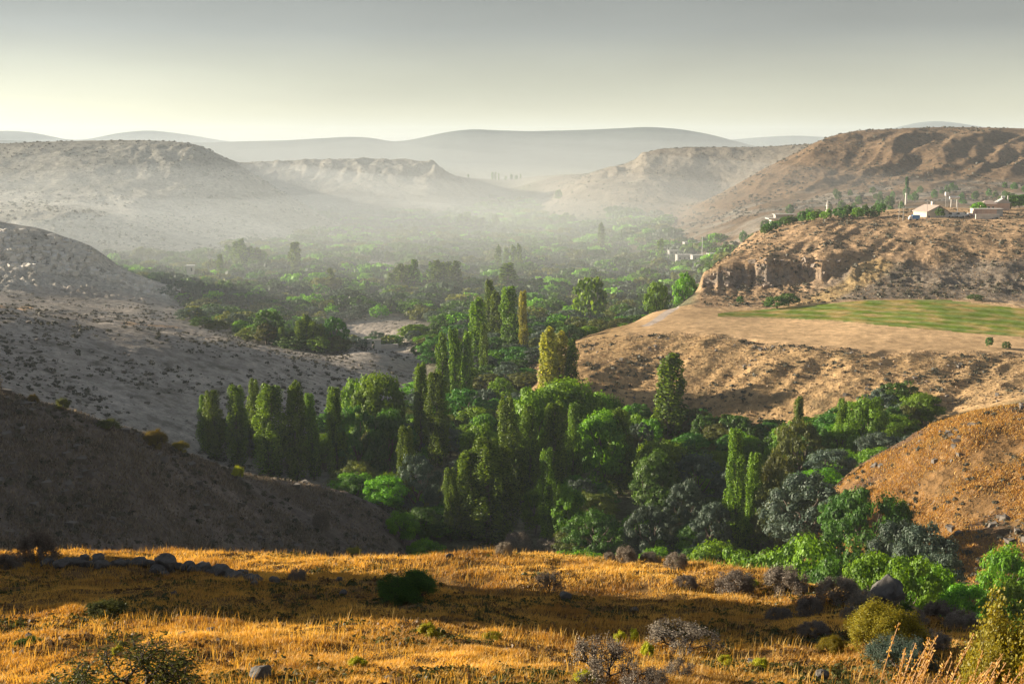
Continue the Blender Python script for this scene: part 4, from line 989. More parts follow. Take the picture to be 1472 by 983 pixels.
# flat-roofed building and slender white minaret on the plateau rim
r = base('flat_roofed_building', 1126, 700, 'low flat-roofed building with pale columns at the left end of the plateau rim', 'building', 0.05, lift=4.0)
part('wall', [bx(-9, 10, 0, 8, -6, 3.6)], M_GREYROOF, r); r.scale = (0.75, 0.75, 0.7); part('roof', [bx(-12, 11, -2.5, 9, 3.62, 4.5)], M_GREYROOF, r); part('upper_storey', [bx(-6, 8, 1, 7, 4.52, 7.0)], M_POLE, r); part('upper_roof', [bx(-7, 9.5, 0, 8, 7.02, 7.5)], M_GREYROOF, r)
for x_ in (-8.5, -4.5, 0, 4.5): part('column', [cyl(x_, -2.0, 0.3, -6, 3.6, 8)], M_WALL, r)
for x_ in (-5.5, -2.0, 2.5, 6.5): part('window', [bx(x_, x_ + 1.8, -0.06, -0.01, 0.6, 2.4)], M_DARKW, r)
r = base('minaret', 1189, 660, 'slender white minaret rising from the trees on the plateau rim', 'minaret')
r.scale = (0.7, 0.7, 0.72); sh = part('shaft', [cyl(0, 0, 1.3, -2, 4, 12), cyl(0, 0, 0.8, 4.01, 9.2, 12)], M_STONEW, r); part('balcony', [cyl(0, 0, 1.25, 7.2, 7.7, 12)], M_METAL, r); part('spire', [cyl(0, 0, 0.85, 9.21, 11.6, 12, 0.05)], M_GREYROOF, r)

# village houses deep in the valley beside the lone poplar
vh = [(985, 845, 13, 3.6, 'long pale flat-roofed village house, widest and lowest in the hazy trees', 11), (1003, 830, 6, 3.6, 'small pale village house at the right end below the cliff', 7), (972, 880, 9, 3.0, 'pale village house set back left of the long one', 10), (996, 890, 9, 3.4, 'upper pale village house set behind the long one', 12), (1030, 800, 7, 3.0, 'pale shed on the slope behind the cliff nose', 10)]
for px_, d_, l_, h_, lb_, w in vh:
    r = base('village_house', px_, d_, lb_, 'house', 0.1, lift=2.0)
    part('wall', [bx(-w / 2, w / 2, 0, 7, -6, h_)], M_GREYROOF, r); part('roof', [bx(-w / 2 - 0.2, w / 2 + 0.2, -0.2, 7.2, h_ + 0.02, h_ + 0.3)], M_GREYROOF, r)
    for k_ in range(2 if w < 11 else 4):
        part('window', [bx(-w / 2 + 1.2 + k_ * 3.2, -w / 2 + 2.4 + k_ * 3.2, -0.06, -0.01, 0.8, 2.2)], M_DARKW, r)
for px_, d_, h_, lb_ in ((1009, 835, 17, 'tall pole beside the small village house'), (959, 850, 12, 'pole left of the long village house')):
    r = base('utility_pole', px_, d_, lb_, 'utility pole', 0.3); part('pole', [cyl(0, 0, 0.22, -1, h_, 8, 0.14)], M_METAL, r); part('crossarm', [bx(-1.0, 1.0, -0.07, 0.07, h_ - 0.9, h_ - 0.7)], M_POLE, r)
r = base('hut', 274, 735, 'tiny white flat-roofed hut among the hazy trees on the left', 'hut', 0.1, lift=7.5)
part('wall', [bx(-2.2, 2.2, 0, 4, -9, 3)], M_WALL, r); part('roof', [bx(-2.6, 2.6, -0.4, 4.4, 3.02, 3.4)], M_METAL, r); part('door', [bx(0.4, 1.3, -0.05, -0.01, 0, 2.0)], M_DARKW, r)
r = base('ruined_house', 531, 500, 'pale stone ruin with two dark doorways in the clearing beyond the left grove', 'ruin', 0.25, lift=1.0)
part('wall', [bx(-4.5, -2.0, 0, 0.8, -3, 3.4), bx(-0.8, 1.0, 0, 0.8, -3, 3.2), bx(2.2, 4.8, 0, 0.8, -3, 2.6), bx(-4.5, 4.8, 0, 0.8, 2.0, 2.7), bx(-4.5, -3.7, 0.82, 6, -3, 2.8), bx(4.0, 4.8, 0.82, 6, -3, 1.8)], M_WALL, r)
part('terrace_wall', [bx(-13, -4.52, 0.5, 1.4, -4, 0.9)], M_STONEW, r); part('terrace_wall', [bx(4.82, 12, 0.2, 1.1, -4, 0.5)], M_STONEW, r)

# ------------------------------------------------------------------ scrub, far trees on the rims, rim line
def T2(kind, px, d, h_, w_, label, cat, group, name=None):
    x = xd(px, d); z = float(H(x, d)[0]); put_tree(kind, x, d, z + h_, w_, label, cat, group, name=name)
for i in range(26):
    px = 1092 + i * 6.6 + rng.uniform(-2, 2); d = (620 + rng.uniform(-12, 18)) if px > 1110 else 600
    if abs(px - 1189) < 4: continue
    T2('green' if rng.random() < 0.35 else 'dark', px, d, rng.uniform(3.5, 6.5), rng.uniform(4, 6.5), 'small dark or green tree in the line along the plateau rim left of the farm', 'tree', 'trees along the plateau rim', 'broadleaf_tree')
T2('dark', 1341, 592, 5.0, 4.6, 'dark round tree against the gable of the white farmhouse', 'tree', None)
T2('green', 1396, 615, 5.5, 8, 'bright green tree left of the hipped house', 'tree', None)
for k_, (px, d, h_, w_) in enumerate([(1440, 640, 7, 12), (1452, 650, 7, 12), (1466, 652, 6, 12), (1480, 655, 5, 11)]):
    T2('dark', px, d, h_, w_, 'dark spreading tree on the slope right of the hipped house', 'tree', 'dark trees right of the hipped house')
for i in range(48):
    px = rng.uniform(1180, 1472); d = rng.uniform(880, 1020); T2('dark', px, d, rng.uniform(4, 9), rng.uniform(3, 5.5), 'small dark tree scattered on the lower slope behind the farm', 'tree', 'dark trees behind the farm', 'broadleaf_tree')
for i in range(22):
    px = rng.uniform(1050, 1300); d = rng.uniform(690, 900); T2('dark', px, d, rng.uniform(6, 10), rng.uniform(4, 7), 'hazy dark tree in the dip behind the plateau rim', 'tree', 'dark trees in the dip behind the rim', 'broadleaf_tree')
for px, d, w_, h_, lb_ in [(1115, 452, 9, 4.5, 'round dark bush on the slope above the green field, left one'), (1132, 456, 8, 4.8, 'round dark bush on the slope above the green field, right one'), (1062, 470, 3, 3, 'small green bush left of the green field'), (1398, 446, 6, 2.2, 'low dark bush at the back of the green field')]:
    T2('dark', px, d, h_, w_, lb_, 'bush', None, 'bush')
for px, d, w_, h_, lb_ in [(1422, 352, 2.4, 3.2, 'dark shrub in front of the green field, left of two'), (1447, 349, 2.4, 2.4, 'dark shrub in front of the green field, right of two')]:
    T2('dark', px, d, h_, w_, lb_, 'bush', None, 'bush')

def scatter(n, phi0, phi1, r0, r1, fn, dens=None):
    ph = rng.uniform(phi0, phi1, n); lr = rng.uniform(math.log(r0), math.log(r1), n)
    r_ = np.exp(lr); x = np.sin(np.radians(ph)) * r_; y_ = np.cos(np.radians(ph)) * r_
    z = H(x, y_); px = 736 + F * cp * np.tan(np.radians(ph))
    k = fn(px, r_, x, y_, z); return x[k], y_[k], z[k], r_[k]
def scrub(name, xs, ys, zs, nq, s0, s1, flat, mat, label, lsz=0.5, kind='stuff', cat='scrub', pw=1.6):
    n = len(xs); S_ = s0 + (s1 - s0) * rng.random(n) ** pw
    d = sph(n * nq); d[:, 2] = np.abs(d[:, 2]); rep_ = lambda a: np.repeat(a, nq)
    rr2 = rng.uniform(0.4, 1.05, n * nq)
    c = d * rr2[:, None] * rep_(S_)[:, None] * np.array([1, 1, flat]) * 0.5
    c[:, 0] += rep_(xs); c[:, 1] += rep_(ys); c[:, 2] += rep_(zs)
    me = leaves(name, c, d + 0.6 * sph(n * nq), rep_(S_) * lsz * rng.uniform(0.6, 1.3, n * nq), np.clip(rep_(rng.random(n)) * 0.8 + rng.normal(0.1, 0.15, n * nq), 0, 1))
    return tag(link(name, me, mat), label, cat, kind=kind)
def krat(px, k): return np.exp(np.interp(np.degrees(np.arctan((px - 736) / F / cp)), PHI, KR[k]))
cl = lambda x, y, s, sd: perlin(x / s, y / s, sd)
# dark scrub of the near slopes
def f1(px, r, x, y, z): return (((px < 600) & (r > krat(px, 7) * 1.03) & (r < krat(px, 10)) ) | ((px > 1160) & (r > krat(px, 8)) & (r < krat(px, 10)))) & (z < -20) & (cl(x, y, 14, 400) + 0.5 * rng.random(len(x)) > 0.12)
x_, y_, z_, r_ = scatter(16000, -24, 24, 100, 240, f1); print('scrub near', len(x_))
scrub('scrub', x_, y_, z_, 26, 0.3, 1.35, 0.8, M_SCR, 'low dark scrub dotting the near slopes', 0.34, pw=2.6)
def f2(px, r, x, y, z): return (((px < 600) & (r > krat(px, 10)) & (r < krat(px, 15))) | ((px > 765) & (r > krat(px, 11)) & (r < krat(px, 13) * 1.0))) & (cl(x, y, 24, 401) + 0.5 * rng.random(len(x)) > 0.16)
x_, y_, z_, r_ = scatter(20000, -24, 24, 240, 600, f2)
scrub('scrub', x_, y_, z_, 14, 0.5, 2.2, 0.7, M_SCR, 'low dark scrub dotting the middle slopes', 0.42, pw=2.8)
def f3(px, r, x, y, z): return (((px < 270) & (r > krat(px, 15)) & (r < krat(px, 17))) | ((px > 1005) & (r > krat(px, 14) * 1.01) & (r < krat(px, 17)))) & (cl(x, y, 20, 402) + 0.6 * rng.random(len(x)) > 0.22)
x_, y_, z_, r_ = scatter(16000, -24, 24, 460, 680, f3)
scrub('scrub', x_, y_, z_, 12, 0.6, 2.6, 0.7, M_SCR, 'grey-green scrub on the rocky slopes', 0.42, pw=2.2)
def f4(px, r, x, y, z): return (((px < 560) & (r > krat(px, 18) * 1.05)) | ((px > 735) & (r > krat(px, 19))) | (r > krat(px, 22))) & (z > -86) & (cl(x, y, 60, 403) + 0.6 * rng.random(len(x)) > 0.15)
x_, y_, z_, r_ = scatter(26000, -24, 24, 800, 2300, f4)
scrub('scrub', x_, y_, z_, 7, 1.2, 4.2, 0.7, M_SCR, 'dark scrub speckling the far hills', 0.55, pw=2.4)
M_TAN = mat_leaf('tan_tussock', (0.22, 0.15, 0.085), (0.46, 0.33, 0.20), (1.1, 1.0, 0.8), 0.25, 0.0)
def f2b(px, r, x, y, z): return ((px < 600) & (r > krat(px, 10)) & (r < krat(px, 15)) & (px < -1)) | ((px > 765) & (r > krat(px, 11)) & (r < krat(px, 13) * 1.0)) | ((px > 1005) & (r > krat(px, 14) * 1.01) & (r < krat(px, 17)))
x_, y_, z_, r_ = scatter(60000, -24, 24, 280, 640, f2b)
scrub('tussocks', x_, y_, z_, 7, 0.25, 1.1, 0.6, M_TAN, 'tan dry tussocks covering the slopes below the fields and the farm', 0.45, pw=1.8, cat='grass')
# pale stones of the left boulder slope and outcrops
def stones(name, xs, ys, zs, s0, s1, mat, label, cat='rocks', pw=2.0):
    n = len(xs); base_ = np.array([(-1, -1, -1), (1, -1, -1), (1, 1, -1), (-1, 1, -1), (-1, -1, 1), (1, -1, 1), (1, 1, 1), (-1, 1, 1)], float)
    fc = np.array([(0, 3, 2, 1), (4, 5, 6, 7), (0, 1, 5, 4), (1, 2, 6, 5), (2, 3, 7, 6), (3, 0, 4, 7)])
    S_ = s0 + (s1 - s0) * rng.random(n) ** pw
    V = base_[None] * rng.uniform(0.45, 1.0, (n, 8, 1)) * np.array([1, 0.9, 0.7]) + rng.normal(size=(n, 8, 3)) * 0.14
    V *= (S_ * 0.5)[:, None, None]; a = rng.random(n) * 6.28; ca_, sa_ = np.cos(a)[:, None], np.sin(a)[:, None]
    V = np.stack([V[..., 0] * ca_ - V[..., 1] * sa_ + xs[:, None], V[..., 0] * sa_ + V[..., 1] * ca_ + ys[:, None], V[..., 2] + zs[:, None] + S_[:, None] * 0.12], -1).reshape(-1, 3)
    Fq = (fc[None] + 8 * np.arange(n)[:, None, None]).reshape(-1, 4)
    return tag(link(name, mesh_np(name, V, Fq), mat), label, cat, kind='stuff')
def f5(px, r, x, y, z): return (px < 250) & (r > krat(px, 15) * 0.99) & (r < krat(px, 16) * 1.01) & (cl(x, y, 18, 404) + 0.5 * rng.random(len(x)) > 0.05)
x_, y_, z_, r_ = scatter(9000, -26, -12, 560, 680, f5)
stones('boulders', x_, y_, z_, 1.2, 4.6, mat_plain('boulder_stone', (0.66, 0.62, 0.55), 0.95, 0.3, 0.3), 'pale boulders littering the slope on the left')
def f6(px, r, x, y, z): return ((px < 600) & (r > krat(px, 7) * 1.03) & (r < krat(px, 14)) & (z < -20) | (px > 1160) & (r > krat(px, 8)) & (r < krat(px, 9) * 1.01)| (px > 780) & (r > krat(px, 11)) & (r < krat(px, 13))) & (cl(x, y, 16, 405) + 0.4 * rng.random(len(x)) > 0.35)
x_, y_, z_, r_ = scatter(14000, -24, 24, 100, 500, f6)
stones('stones', x_, y_, z_, 0.25, 1.5, mat_plain('brown_stone', (0.15, 0.13, 0.11), 0.95, 0.4, 0.6), 'small weathered stones strewn over the near and middle slopes', pw=3.0)
def f7(px, r, x, y, z):
    g_ = np.abs(H(x * 1.01, y * 1.01) - H(x * 0.99, y * 0.99)) / (0.02 * r)
    return (g_ > 0.55) & (((px > 1000) & (r > krat(px, 14) * 1.02) & (r < krat(px, 17))) | ((px > 850) & (px < 935) & (r > 1500) & (r < 1720)) | ((px > 335) & (px < 700) & (r > krat(px, 23) * 0.95) & (r < krat(px, 23))))
x_, y_, z_, r_ = scatter(60000, -13, 24, 490, 1960, f7)
stones('cliff_rocks', x_, y_, z_, 0.6, 2.8, mat_plain('cliff_rock', (0.26, 0.21, 0.17), 0.95, 0.4, 0.4), 'broken rock blocks of the cliff bands')

# dry grass tussocks on the near slopes
def blades(name, bx_, by_, bz_, h_, w, lean, tint, mat, label):
    n = len(bx_); a = rng.random(n) * 6.28; ux, uy = np.cos(a), np.sin(a)
    la = rng.random(n) * 6.28; lx = np.cos(la) * lean * h_ + 0.12 * h_; ly = np.sin(la) * lean * h_
    B_ = np.stack([bx_, by_, bz_], -1)
    s_ = np.stack([ux * w * 0.5, uy * w * 0.5, np.zeros(n)], -1)
    mid = B_ + np.stack([lx * 0.35, ly * 0.35, h_ * 0.55], -1); tip = B_ + np.stack([lx, ly, h_], -1)
    V = np.stack([B_ - s_, B_ + s_, mid + s_ * 0.9, tip, mid - s_ * 0.9], 1).reshape(-1, 3)
    o = 5 * np.arange(n)[:, None]
    F1 = np.concatenate([o + np.array([[0, 1, 2, 4]]), o + np.array([[4, 2, 3, 3]])], 0)
    q = (o + np.array([[0, 1, 2, 4]])); t3 = (o + np.array([[4, 2, 3]]))
    # quads then triangles, built in one mesh
    me = bpy.data.meshes.new(name); me.vertices.add(len(V)); me.vertices.foreach_set('co', V.astype(np.float32).ravel())
    li = np.concatenate([q.ravel(), t3.ravel()]).astype(np.int32); me.loops.add(len(li)); me.loops.foreach_set('vertex_index', li)
    me.polygons.add(2 * n); ls = np.concatenate([np.arange(n) * 4, 4 * n + np.arange(n) * 3]).astype(np.int32)
    me.polygons.foreach_set('loop_start', ls); me.polygons.foreach_set('loop_total', np.concatenate([np.full(n, 4), np.full(n, 3)]).astype(np.int32)); me.update(calc_edges=True)
    at = me.attributes.new('tint', 'FLOAT', 'POINT'); at.data.foreach_set('value', np.repeat(np.clip(tint, 0, 1), 5).astype(np.float32))
    return tag(link(name, me, mat), label, 'grass', kind='stuff')
def f8(px, r, x, y, z): return ((px > 1150) & (r > krat(px, 8) * 0.98) & (r < krat(px, 9) * 1.02)) & (cl(x, y, 9, 410) + 0.6 * rng.random(len(x)) > 0.05)
x_, y_, z_, r_ = scatter(150000, 11, 25, 140, 240, f8)
blades('dry_grass', x_, y_, z_ - 0.03, rng.uniform(0.15, 0.5, len(x_)), rng.uniform(0.05, 0.16, len(x_)), 0.6, rng.normal(0.22, 0.25, len(x_)), M_GRS, 'dry orange grass covering the near right spur')
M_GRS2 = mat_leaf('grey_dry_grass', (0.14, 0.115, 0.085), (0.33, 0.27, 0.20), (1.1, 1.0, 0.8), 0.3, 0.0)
def f9(px, r, x, y, z): return ((px < 600) & (r > krat(px, 7) * 1.02) & (r < krat(px, 9) * 1.05) & (z < -20)) & (cl(x, y, 9, 411) + 0.6 * rng.random(len(x)) > 0.1)
x_, y_, z_, r_ = scatter(120000, -25, -4, 100, 215, f9)
blades('dry_grass', x_, y_, z_ - 0.03, rng.uniform(0.2, 0.55, len(x_)), rng.uniform(0.08, 0.2, len(x_)), 0.5, rng.normal(0.4, 0.3, len(x_)), M_GRS2, 'thin greyish dry grass of the shaded spur')

# ------------------------------------------------------------------ the foreground meadow
NB = 900000
phm = rng.uniform(-27, 27, NB); rm = np.exp(rng.uniform(math.log(15.5), math.log(56), NB))
xm = np.sin(np.radians(phm)) * rm; ym = np.cos(np.radians(phm)) * rm
den = 0.55 * perlin(xm / 1.7, ym / 1.7, 500) + 0.5 * perlin(xm / 0.5, ym / 0.5, 501) + 0.35 * perlin(xm / 6, ym / 6, 502)
kp = (den + rng.random(NB) * 0.9 > 0.12) & (rm < krat(736 + F * cp * np.tan(np.radians(phm)), 5) * 1.12)
xm, ym, rm, den = xm[kp], ym[kp], rm[kp], den[kp]
# blades gather into tufts
hm_ = np.clip(0.12 + 0.10 * perlin(xm / 2.3, ym / 2.3, 503) + 0.08 * perlin(xm / 0.6, ym / 0.6, 504), 0.04, 0.45) * 0.68 * rng.uniform(0.6, 1.35, len(xm)) * (1 + 0.5 * sstep(36, 44, rm))
zm = H(xm, ym)
colv = 0.46 + 0.62 * perlin(xm / 3.2, ym / 3.2, 505) + 0.22 * perlin(xm / 0.8, ym / 0.8, 506) + rng.normal(0, 0.16, len(xm))
blades('meadow_grass', xm, ym, zm - 0.02, hm_, rng.uniform(0.007, 0.016, len(xm)) * (rm / 26) ** 0.6, 0.5, colv, M_GRS, 'dry golden grass covering the foreground meadow')
print('grass', len(xm))
# taller seed-head stalks
ns_ = 30000
ph = rng.uniform(-27, 27, ns_); r_ = rng.uniform(17, 50, ns_) ; x_ = np.sin(np.radians(ph)) * r_; y_ = np.cos(np.radians(ph)) * r_
k = (perlin(x_ / 3, y_ / 3, 510) + 0.5 * rng.random(ns_) > 0.25) & (r_ < krat(736 + F * cp * np.tan(np.radians(ph)), 5) * 1.04); x_, y_, r_ = x_[k], y_[k], r_[k]
blades('grass_stalks', x_, y_, H(x_, y_), rng.uniform(0.14, 0.36, len(x_)), rng.uniform(0.006, 0.014, len(x_)), 0.25, rng.uniform(0.3, 1, len(x_)), M_GRS, 'taller straw stalks with seed heads standing above the meadow grass')
# rusty low herbs between the grass
k = rng.random(len(xm)) < 0.014; xs_, ys_ = xm[k], ym[k]; k2 = perlin(xs_ / 2.5, ys_ / 2.5, 520) > 0.05; xs_, ys_ = xs_[k2], ys_[k2]
scrub('low_herbs', xs_, ys_, H(xs_, ys_), 14, 0.10, 0.36, 0.7, mat_leaf('rusty_herbs', (0.075, 0.048, 0.022), (0.20, 0.12, 0.045), (1.2, 1.0, 0.7), 0.3, 0.0), 'brown low herbs between the tufts of meadow grass', 0.3, cat='herbs')

k = rng.random(len(xm)) < 0.03; xs_, ys_ = xm[k], ym[k]; k2 = (perlin(xs_ / 3.5, ys_ / 3.5, 521) + 0.3 * np.exp(-((ys_ - 32 + 0.25 * xs_) / 5) ** 2) > 0.22); xs_, ys_ = xs_[k2], ys_[k2]  # extra herbs follow the shadow band, their colour deepening its shade
scrub('green_herbs', xs_, ys_, H(xs_, ys_), 12, 0.10, 0.34, 0.9, mat_leaf('green_herb_leaves', (0.05, 0.065, 0.02), (0.13, 0.14, 0.04), (1.2, 1.1, 0.7), 0.3, 0.0), 'grey-green low herbs of the meadow, thickened along the shadow band', 0.28, cat='herbs')

# ------------------------------------------------------------------ rocks of the meadow
import bmesh
def rock_mesh(seed, sub=3, rough=0.28):
    bm = bmesh.new(); bmesh.ops.create_icosphere(bm, subdivisions=sub, radius=0.5)
    co = np.array([v.co[:] for v in bm.verts]); r0 = np.random.default_rng(seed)
    for _ in range(11):     # planes shear the ball into facets
        nv = r0.normal(size=3); nv /= np.linalg.norm(nv); dd = co @ nv; lim = r0.uniform(0.26, 0.42); ex_ = np.clip(dd - lim, 0, None); co -= ex_[:, None] * nv * 0.92
    co *= (1 + rough * 0.5 * fbm(co[:, 0] * 3 + co[:, 2] * 2 + seed, co[:, 1] * 3 - co[:, 2], 3, seed)[:, None])
    co *= np.array([1, 0.85, 0.72])
    for v, c in zip(bm.verts, co): v.co = c
    me = bpy.data.meshes.new('rock'); bm.to_mesh(me); bm.free(); me.materials.append(M_ROCK); return me
ROCKS = [rock_mesh(i) for i in range(7)]
def rock(px, py, wpx, label, group=None, sink=0.25, mesh=None, hs_=1.0):
    x, y, z = hit(px, py); w_m = wpx / F * (y * cp - z * sp_)
    o = bpy.data.objects.new('rock', mesh or ROCKS[int(rng.integers(0, 7))]); COL.objects.link(o)
    s_ = w_m * 1.05; o.scale = (s_, s_, s_ * hs_); o.location = (x, y, z + s_ * (0.36 * hs_ - sink * 0.36)); o.rotation_euler = (rng.uniform(-.3, .3), rng.uniform(-.3, .3), rng.random() * 6.28)
    tag(o, label, 'rock', group); return o
rock(236, 822, 36, 'largest dark rock of the low stone line on the meadow', hs_=1.15, sink=0)
for i in range(46):
    t = i / 45; px = 70 + 300 * t + rng.uniform(-3, 3); py = 812 + 26 * max(0, (px - 250) / 120) + rng.uniform(-4, 5)
    if abs(px - 236) < 16: py += 12
    rock(px, py, rng.uniform(12, 26), 'dark stone of the low stone line running along the left meadow rim', 'stones of the low stone line', 0.5)
for px, py, w, lb in [(318, 829, 30, 'dark flat-topped rock at the right part of the stone line'), (342, 834, 24, 'dark rock just right of the flat-topped one in the stone line'), (395, 838, 17, 'single dark pointed rock right of the stone line'),
                      (165, 792, 9, 'tiny stone on the sunlit meadow rim at the left'), (303, 909, 16, 'small dark rock in the grass below the stone line'), (262, 914, 12, 'small dark stone left of the small dark rock in the grass'),
                      (42, 918, 14, 'dark stone in the grass at the far left'), (1079, 955, 15, 'black rock between yellow flowers on the right'), (375, 977, 40, 'flat dark rock at the bottom edge of the meadow'), (813, 862, 22, 'dark squarish rock beside the thorn bush on the rim'),
                      (1180, 979, 26, 'flat grey rock at the bottom edge on the right'), (560, 979, 16, 'flat grey stone at the bottom edge near the centre'), (250, 855, 10, 'pale stone in the shaded grass on the left'), (645, 804, 16, 'flat dark stone on the sunlit rim near the centre'), (488, 835, 12, 'pale stone in the grass near the rim'), (912, 880, 12, 'pale stone in the shaded grass near the centre'), (492, 856, 14, 'grey stone in the shaded grass left of the green bush')]:
    rock(px, py, w, lb)
big_rock = rock_mesh(42, 4, 0.35)
rock(1272, 868, 58, 'big lichen-mottled boulder on the right rim of the meadow', mesh=big_rock, hs_=1.15, sink=0.2)
rock(1303, 884, 26, 'grey rock leaning on the right side of the big boulder')

# ------------------------------------------------------------------ bushes of the meadow
def grow(p, d, L, r, depth, segs, tips, spread=0.6, up=0.1, nsub=3):
    steps = 3
    for i in range(steps):
        d = d + rng.normal(size=3) * 0.16 + np.array([0, 0, up * 0.3]); d /= np.linalg.norm(d); p2 = p + d * L / steps
        segs.append((p, p2, r * (1 - 0.25 * i / steps), r * (1 - 0.25 * (i + 1) / steps))); p = p2
        if depth <= 1: tips.append(p2)
    if depth > 0:
        for k in range(nsub):
            nd = d + rng.normal(size=3) * spread + np.array([0, 0, up]); nd /= np.linalg.norm(nd)
            grow(p, nd, L * rng.uniform(0.62, 0.85), r * 0.62, depth - 1, segs, tips, spread, up, nsub)
def bush_meshes(depth=4, stems=6, spread=0.62, up=0.12, nleaf=3, lsize=0.05, r0=0.035, flat=1.0, lrad=0.05, open_=0.8):
    segs, tips = [], []
    for k in range(stems):
        a = k * 6.28 / stems + rng.normal() * 0.3; d = np.array([math.cos(a) * open_, math.sin(a) * open_, 0.8]); d /= np.linalg.norm(d)
        grow(np.array([0, 0, -0.05]), d, 0.34, r0, depth, segs, tips, spread, up)
    V, Fq = tubes(segs, 4); t = np.array(tips)
    c = np.repeat(t, nleaf, 0) + rng.normal(size=(len(t) * nleaf, 3)) * lrad
    hh_ = np.percentile(np.concatenate([V[:, 2]]), 99.5); wwd = np.percentile(np.abs(V[:, :2]), 98) * 2
    V = V / np.array([wwd, wwd, hh_]); c = c / np.array([wwd, wwd, hh_])
    c = c[c[:, 2] > 0.02]
    tw = mesh_np('branches', V, Fq, True)
    lf = leaves('foliage', c, sph(len(c)) + c * 1.2, rng.uniform(0.6, 1.3, len(c)) * lsize, rng.random(len(c)))
    return tw, lf
M_TWIG = mat_plain('dark_twigs', (0.055, 0.040, 0.030), 0.9, 0.3)
M_GTWIG = mat_plain('grey_twigs', (0.20, 0.17, 0.145), 0.9, 0.3)
BM = {'thorn': (bush_meshes(4, 5, 0.55, 0.15, 3, 0.028, 0.035, open_=0.7), M_TWIG, M_DRY),
      'dry': (bush_meshes(4, 9, 0.6, 0.05, 5, 0.035, 0.02, open_=1.0), M_GTWIG, M_DRY),
      'thorngreen': (bush_meshes(4, 6, 0.7, 0.12, 7, 0.020, 0.035, open_=1.1), M_TWIG, M_OLV),
      'dark': (bush_meshes(4, 9, 0.7, 0.1, 22, 0.022, 0.03, open_=1.0), M_TWIG, M_DRK),
      'rust': (bush_meshes(4, 9, 0.6, 0.2, 20, 0.020, 0.03, open_=0.8), M_TWIG, M_RST),
      'grey': (bush_meshes(4, 9, 0.7, 0.1, 14, 0.022, 0.03, open_=1.0), M_GTWIG, M_SLV),
      'flower': (bush_meshes(3, 8, 0.45, 0.3, 9, 0.06, 0.015, open_=0.5), M_GTWIG, M_YEL),
      'green': (bush_meshes(3, 8, 0.5, 0.3, 8, 0.055, 0.02, open_=0.7), M_TWIG, M_OLV)}
for (tw, lf), a_, b_ in BM.values(): tw.materials.append(a_); lf.materials.append(b_)
def bush(kind, px, top, wpx, hpx, label, cat='bush', group=None, name=None, d=None, split=True):
    """bush standing on the ground, its foot hpx rows under its top"""
    if d is None: x, y, z = hit(px, top + hpx)
    else:
        y = d; x = 0.0
        for _ in range(4):
            z = float(H(x, y)[0]); x = (px - 736) / F * (y * cp - z * sp_)
    k_ = (y * cp - z * sp_) / F; hh_ = ratio(top) * y - z if d is not None else hpx * k_ * 1.05
    (tw, lf), _, _ = BM[kind]
    sc = (wpx * k_, wpx * k_, max(hh_, 0.1)); rz = float(rng.random() * 6.28)
    r = empty(name or {'thorn': 'thorn_bush', 'dry': 'dry_bush', 'dark': 'dark_bush', 'rust': 'yellowing_bush', 'grey': 'grey_bush', 'flower': 'yellow_flower', 'green': 'green_bush'}[kind], (x, y, z - 0.02), rz, sc)
    tag(r, label, cat, group)
    for nm, me in (('branches', tw), ('foliage', lf)):
        o = bpy.data.objects.new(nm, me); COL.objects.link(o); o.parent = r
    return r
